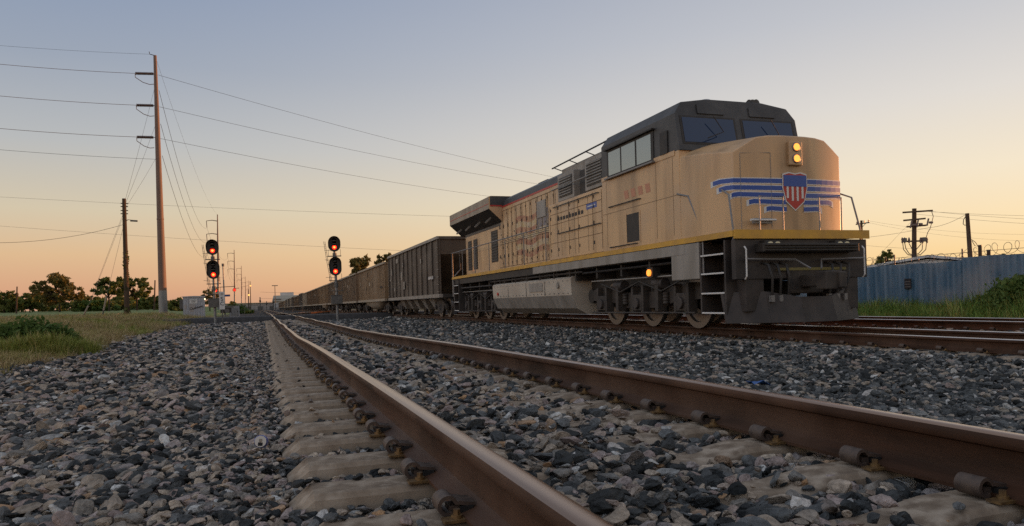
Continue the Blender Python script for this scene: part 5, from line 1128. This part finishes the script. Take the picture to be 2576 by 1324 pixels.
# low chain fence by the warehouse
fq_ = at(650,783,120); mb = MB()
for k in range(9): mb.tube([(k*1.5,0,0),(k*1.5,0,1.5)],.03,M['galvd'],5)
mb.tube([(0,0,1.5),(12,0,1.5)],.03,M['galvd'],5); mb.tube([(0,0,.8),(12,0,.8)],.02,M['galvd'],5); tag(mb.build('pipe_fence', loc=(-6,fq_.y,.1)),'low pipe fence beyond the road crossing','fence')
# ------------------------------------------------------------------ litter
cn = at(655,1101,3.05); can = thing('drink_can', 'crushed blue drink can lying on the stones beside the near tie ends', 'can', (cn.x,cn.y,cn.z-.016), (0,.1,.0)); can.scale = (.85,.85,.85)
mb = MB(); mb.lathe([(-.0,.027),(.006,.031),(.10,.032),(.112,.026)],(0,0,0),(.08,1,-.18),M['canblue'],20); mb.build('can_body', can, smooth=40)
mb = MB(); mb.lathe([(-.003,.0245),(-.003,.0275),(.002,.0275),(.004,.024)],(0,0,0),(.08,1,-.18),M['alu'],20); mb.build('can_lid', can, smooth=40)
mb = MB(); mb.bx(-.007,.007,-.006,-.003,-.004,.013,M['alu']); mb.build('pull_tab', can); mb = MB(); mb.bx(-.011,.011,-.0075,-.0035,-.021,-.005,M['ink']); mb.build('can_opening', can)
sc_ = at(1912,984,7.6); sc_.z = float(hgt(sc_.x,sc_.y))+.05; rg = np.random.default_rng(3); mb = MB(); vs = [(x*.05-.1,y*.05-.05,.03*rg.random()+.02*math.sin(x+y)) for y in range(4) for x in range(5)]
mb.add(vs,[(y*5+x,y*5+x+1,y*5+x+6,y*5+x+5) for y in range(3) for x in range(4)],M['plast']); pz = mb.build('plastic_scrap', loc=sc_); tag(pz,'crumpled blue plastic scrap on the dark stones behind the near track','litter'); q = pz.modifiers.new('thickness','SOLIDIFY'); q.thickness = .004
# ------------------------------------------------------------------ sky, sun, camera
SUN_AZ, SUN_EL = R(83), R(1.9)
W = bpy.data.worlds.new('World'); S.world = W; W.use_nodes = True; nt = W.node_tree; N = nt.nodes; L = nt.links
bg = N['Background']; tc = N.new('ShaderNodeTexCoord'); sx = N.new('ShaderNodeSeparateXYZ'); L.new(tc.outputs['Generated'], sx.inputs[0])
def math_(op, a, b=None, clamp=False):
    m = N.new('ShaderNodeMath'); m.operation = op; m.use_clamp = clamp
    for i, v in enumerate((a,b)):
        if v is None: continue
        if isinstance(v,(int,float)): m.inputs[i].default_value = v
        else: L.new(v, m.inputs[i])
    return m.outputs[0]
X_, Y_, Z_ = sx.outputs
hl = math_('SQRT', math_('ADD', math_('MULTIPLY',X_,X_), math_('MULTIPLY',Y_,Y_)))
ca = math_('DIVIDE', X_, math_('MAXIMUM', hl, .001))
az = N.new('ShaderNodeMapRange'); az.interpolation_type = 'SMOOTHSTEP'; az.inputs[1].default_value = -.35; az.inputs[2].default_value = .95; L.new(ca, az.inputs[0])
el = math_('MULTIPLY', Z_, 2.2, True)
def ramp(cols):
    r = N.new('ShaderNodeValToRGB'); cr = r.color_ramp; cr.interpolation = 'EASE' if 0 else 'LINEAR'
    cr.elements[0].position = cols[0][0]; cr.elements[0].color = (*lin(cols[0][1]),1); cr.elements[1].position = cols[-1][0]; cr.elements[1].color = (*lin(cols[-1][1]),1)
    for p, c in cols[1:-1]: e = cr.elements.new(p); e.color = (*lin(c),1)
    L.new(el, r.inputs[0]); return r.outputs[0]
s_ = lambda d: math.sin(R(d))*2.2
rl = ramp([(0,(197,147,126)),(s_(1.6),(214,163,130)),(s_(4),(220,184,144)),(s_(7),(210,196,170)),(s_(11.5),(182,184,185)),(s_(17),(153,163,179)),(s_(22),(137,152,177)),(s_(27),(127,144,173)),(1,(138,145,157))])
rr = ramp([(0,(244,198,134)),(s_(2),(248,212,153)),(s_(4.5),(248,223,180)),(s_(8),(243,228,202)),(s_(13),(224,218,211)),(s_(19),(197,198,203)),(s_(25),(176,180,191)),(s_(30),(163,169,184)),(1,(148,152,162))])
mx = N.new('ShaderNodeMix'); mx.data_type = 'RGBA'; L.new(az.outputs[0], mx.inputs[0]); L.new(rl, mx.inputs[6]); L.new(rr, mx.inputs[7])
# out-of-view sky, mostly left, boosted: added to light the locomotive side
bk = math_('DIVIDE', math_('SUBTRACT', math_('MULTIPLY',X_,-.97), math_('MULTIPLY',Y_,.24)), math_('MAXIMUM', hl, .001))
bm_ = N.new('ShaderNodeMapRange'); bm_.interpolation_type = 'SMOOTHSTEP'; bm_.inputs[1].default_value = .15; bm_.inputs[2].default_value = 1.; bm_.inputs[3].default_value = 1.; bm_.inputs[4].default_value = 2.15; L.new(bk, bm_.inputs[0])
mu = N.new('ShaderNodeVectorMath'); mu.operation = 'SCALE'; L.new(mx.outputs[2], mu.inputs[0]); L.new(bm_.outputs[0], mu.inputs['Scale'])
sk = N.new('ShaderNodeTexSky'); sk.sky_type = 'NISHITA'; sk.sun_disc = False; sk.sun_elevation = SUN_EL; sk.sun_rotation = SUN_AZ
sm_ = N.new('ShaderNodeVectorMath'); sm_.operation = 'SCALE'; L.new(sk.outputs[0], sm_.inputs[0]); sm_.inputs['Scale'].default_value = .01
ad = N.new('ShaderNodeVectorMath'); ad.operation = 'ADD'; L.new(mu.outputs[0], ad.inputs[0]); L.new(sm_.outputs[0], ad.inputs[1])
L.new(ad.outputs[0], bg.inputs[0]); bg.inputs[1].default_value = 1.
su = bpy.data.lights.new('sun','SUN'); su.energy = 5.; su.angle = R(.6); su.color = (1,.40,.15); so_ = bpy.data.objects.new('sun', su); C.objects.link(so_)
d = Vector((math.sin(SUN_AZ)*math.cos(SUN_EL), math.cos(SUN_AZ)*math.cos(SUN_EL), math.sin(SUN_EL))); so_.rotation_euler = (-d).to_track_quat('-Z','Y').to_euler(); so_.location = d*300
cam = bpy.data.cameras.new('camera'); co = bpy.data.objects.new('camera', cam); C.objects.link(co); cam.sensor_width = 36; cam.lens = 36*F/2576; cam.shift_y = (PYP-662)/2576; cam.clip_start = .05; cam.clip_end = 6000
co.matrix_world = Matrix.Translation((0,0,CZ)) @ Matrix.Rotation(-TH,4,'Z') @ Matrix.Rotation(PI/2,4,'X') @ Matrix.Rotation(-PHI,4,'Z')
S.camera = co
S.render.engine = 'CYCLES'; S.view_settings.view_transform = 'Standard'; S.view_settings.look = 'None'; S.view_settings.exposure = 0; S.view_settings.gamma = 1
S.cycles.use_denoising = False; S.cycles.max_bounces = 6; S.cycles.diffuse_bounces = 3; S.cycles.transparent_max_bounces = 4
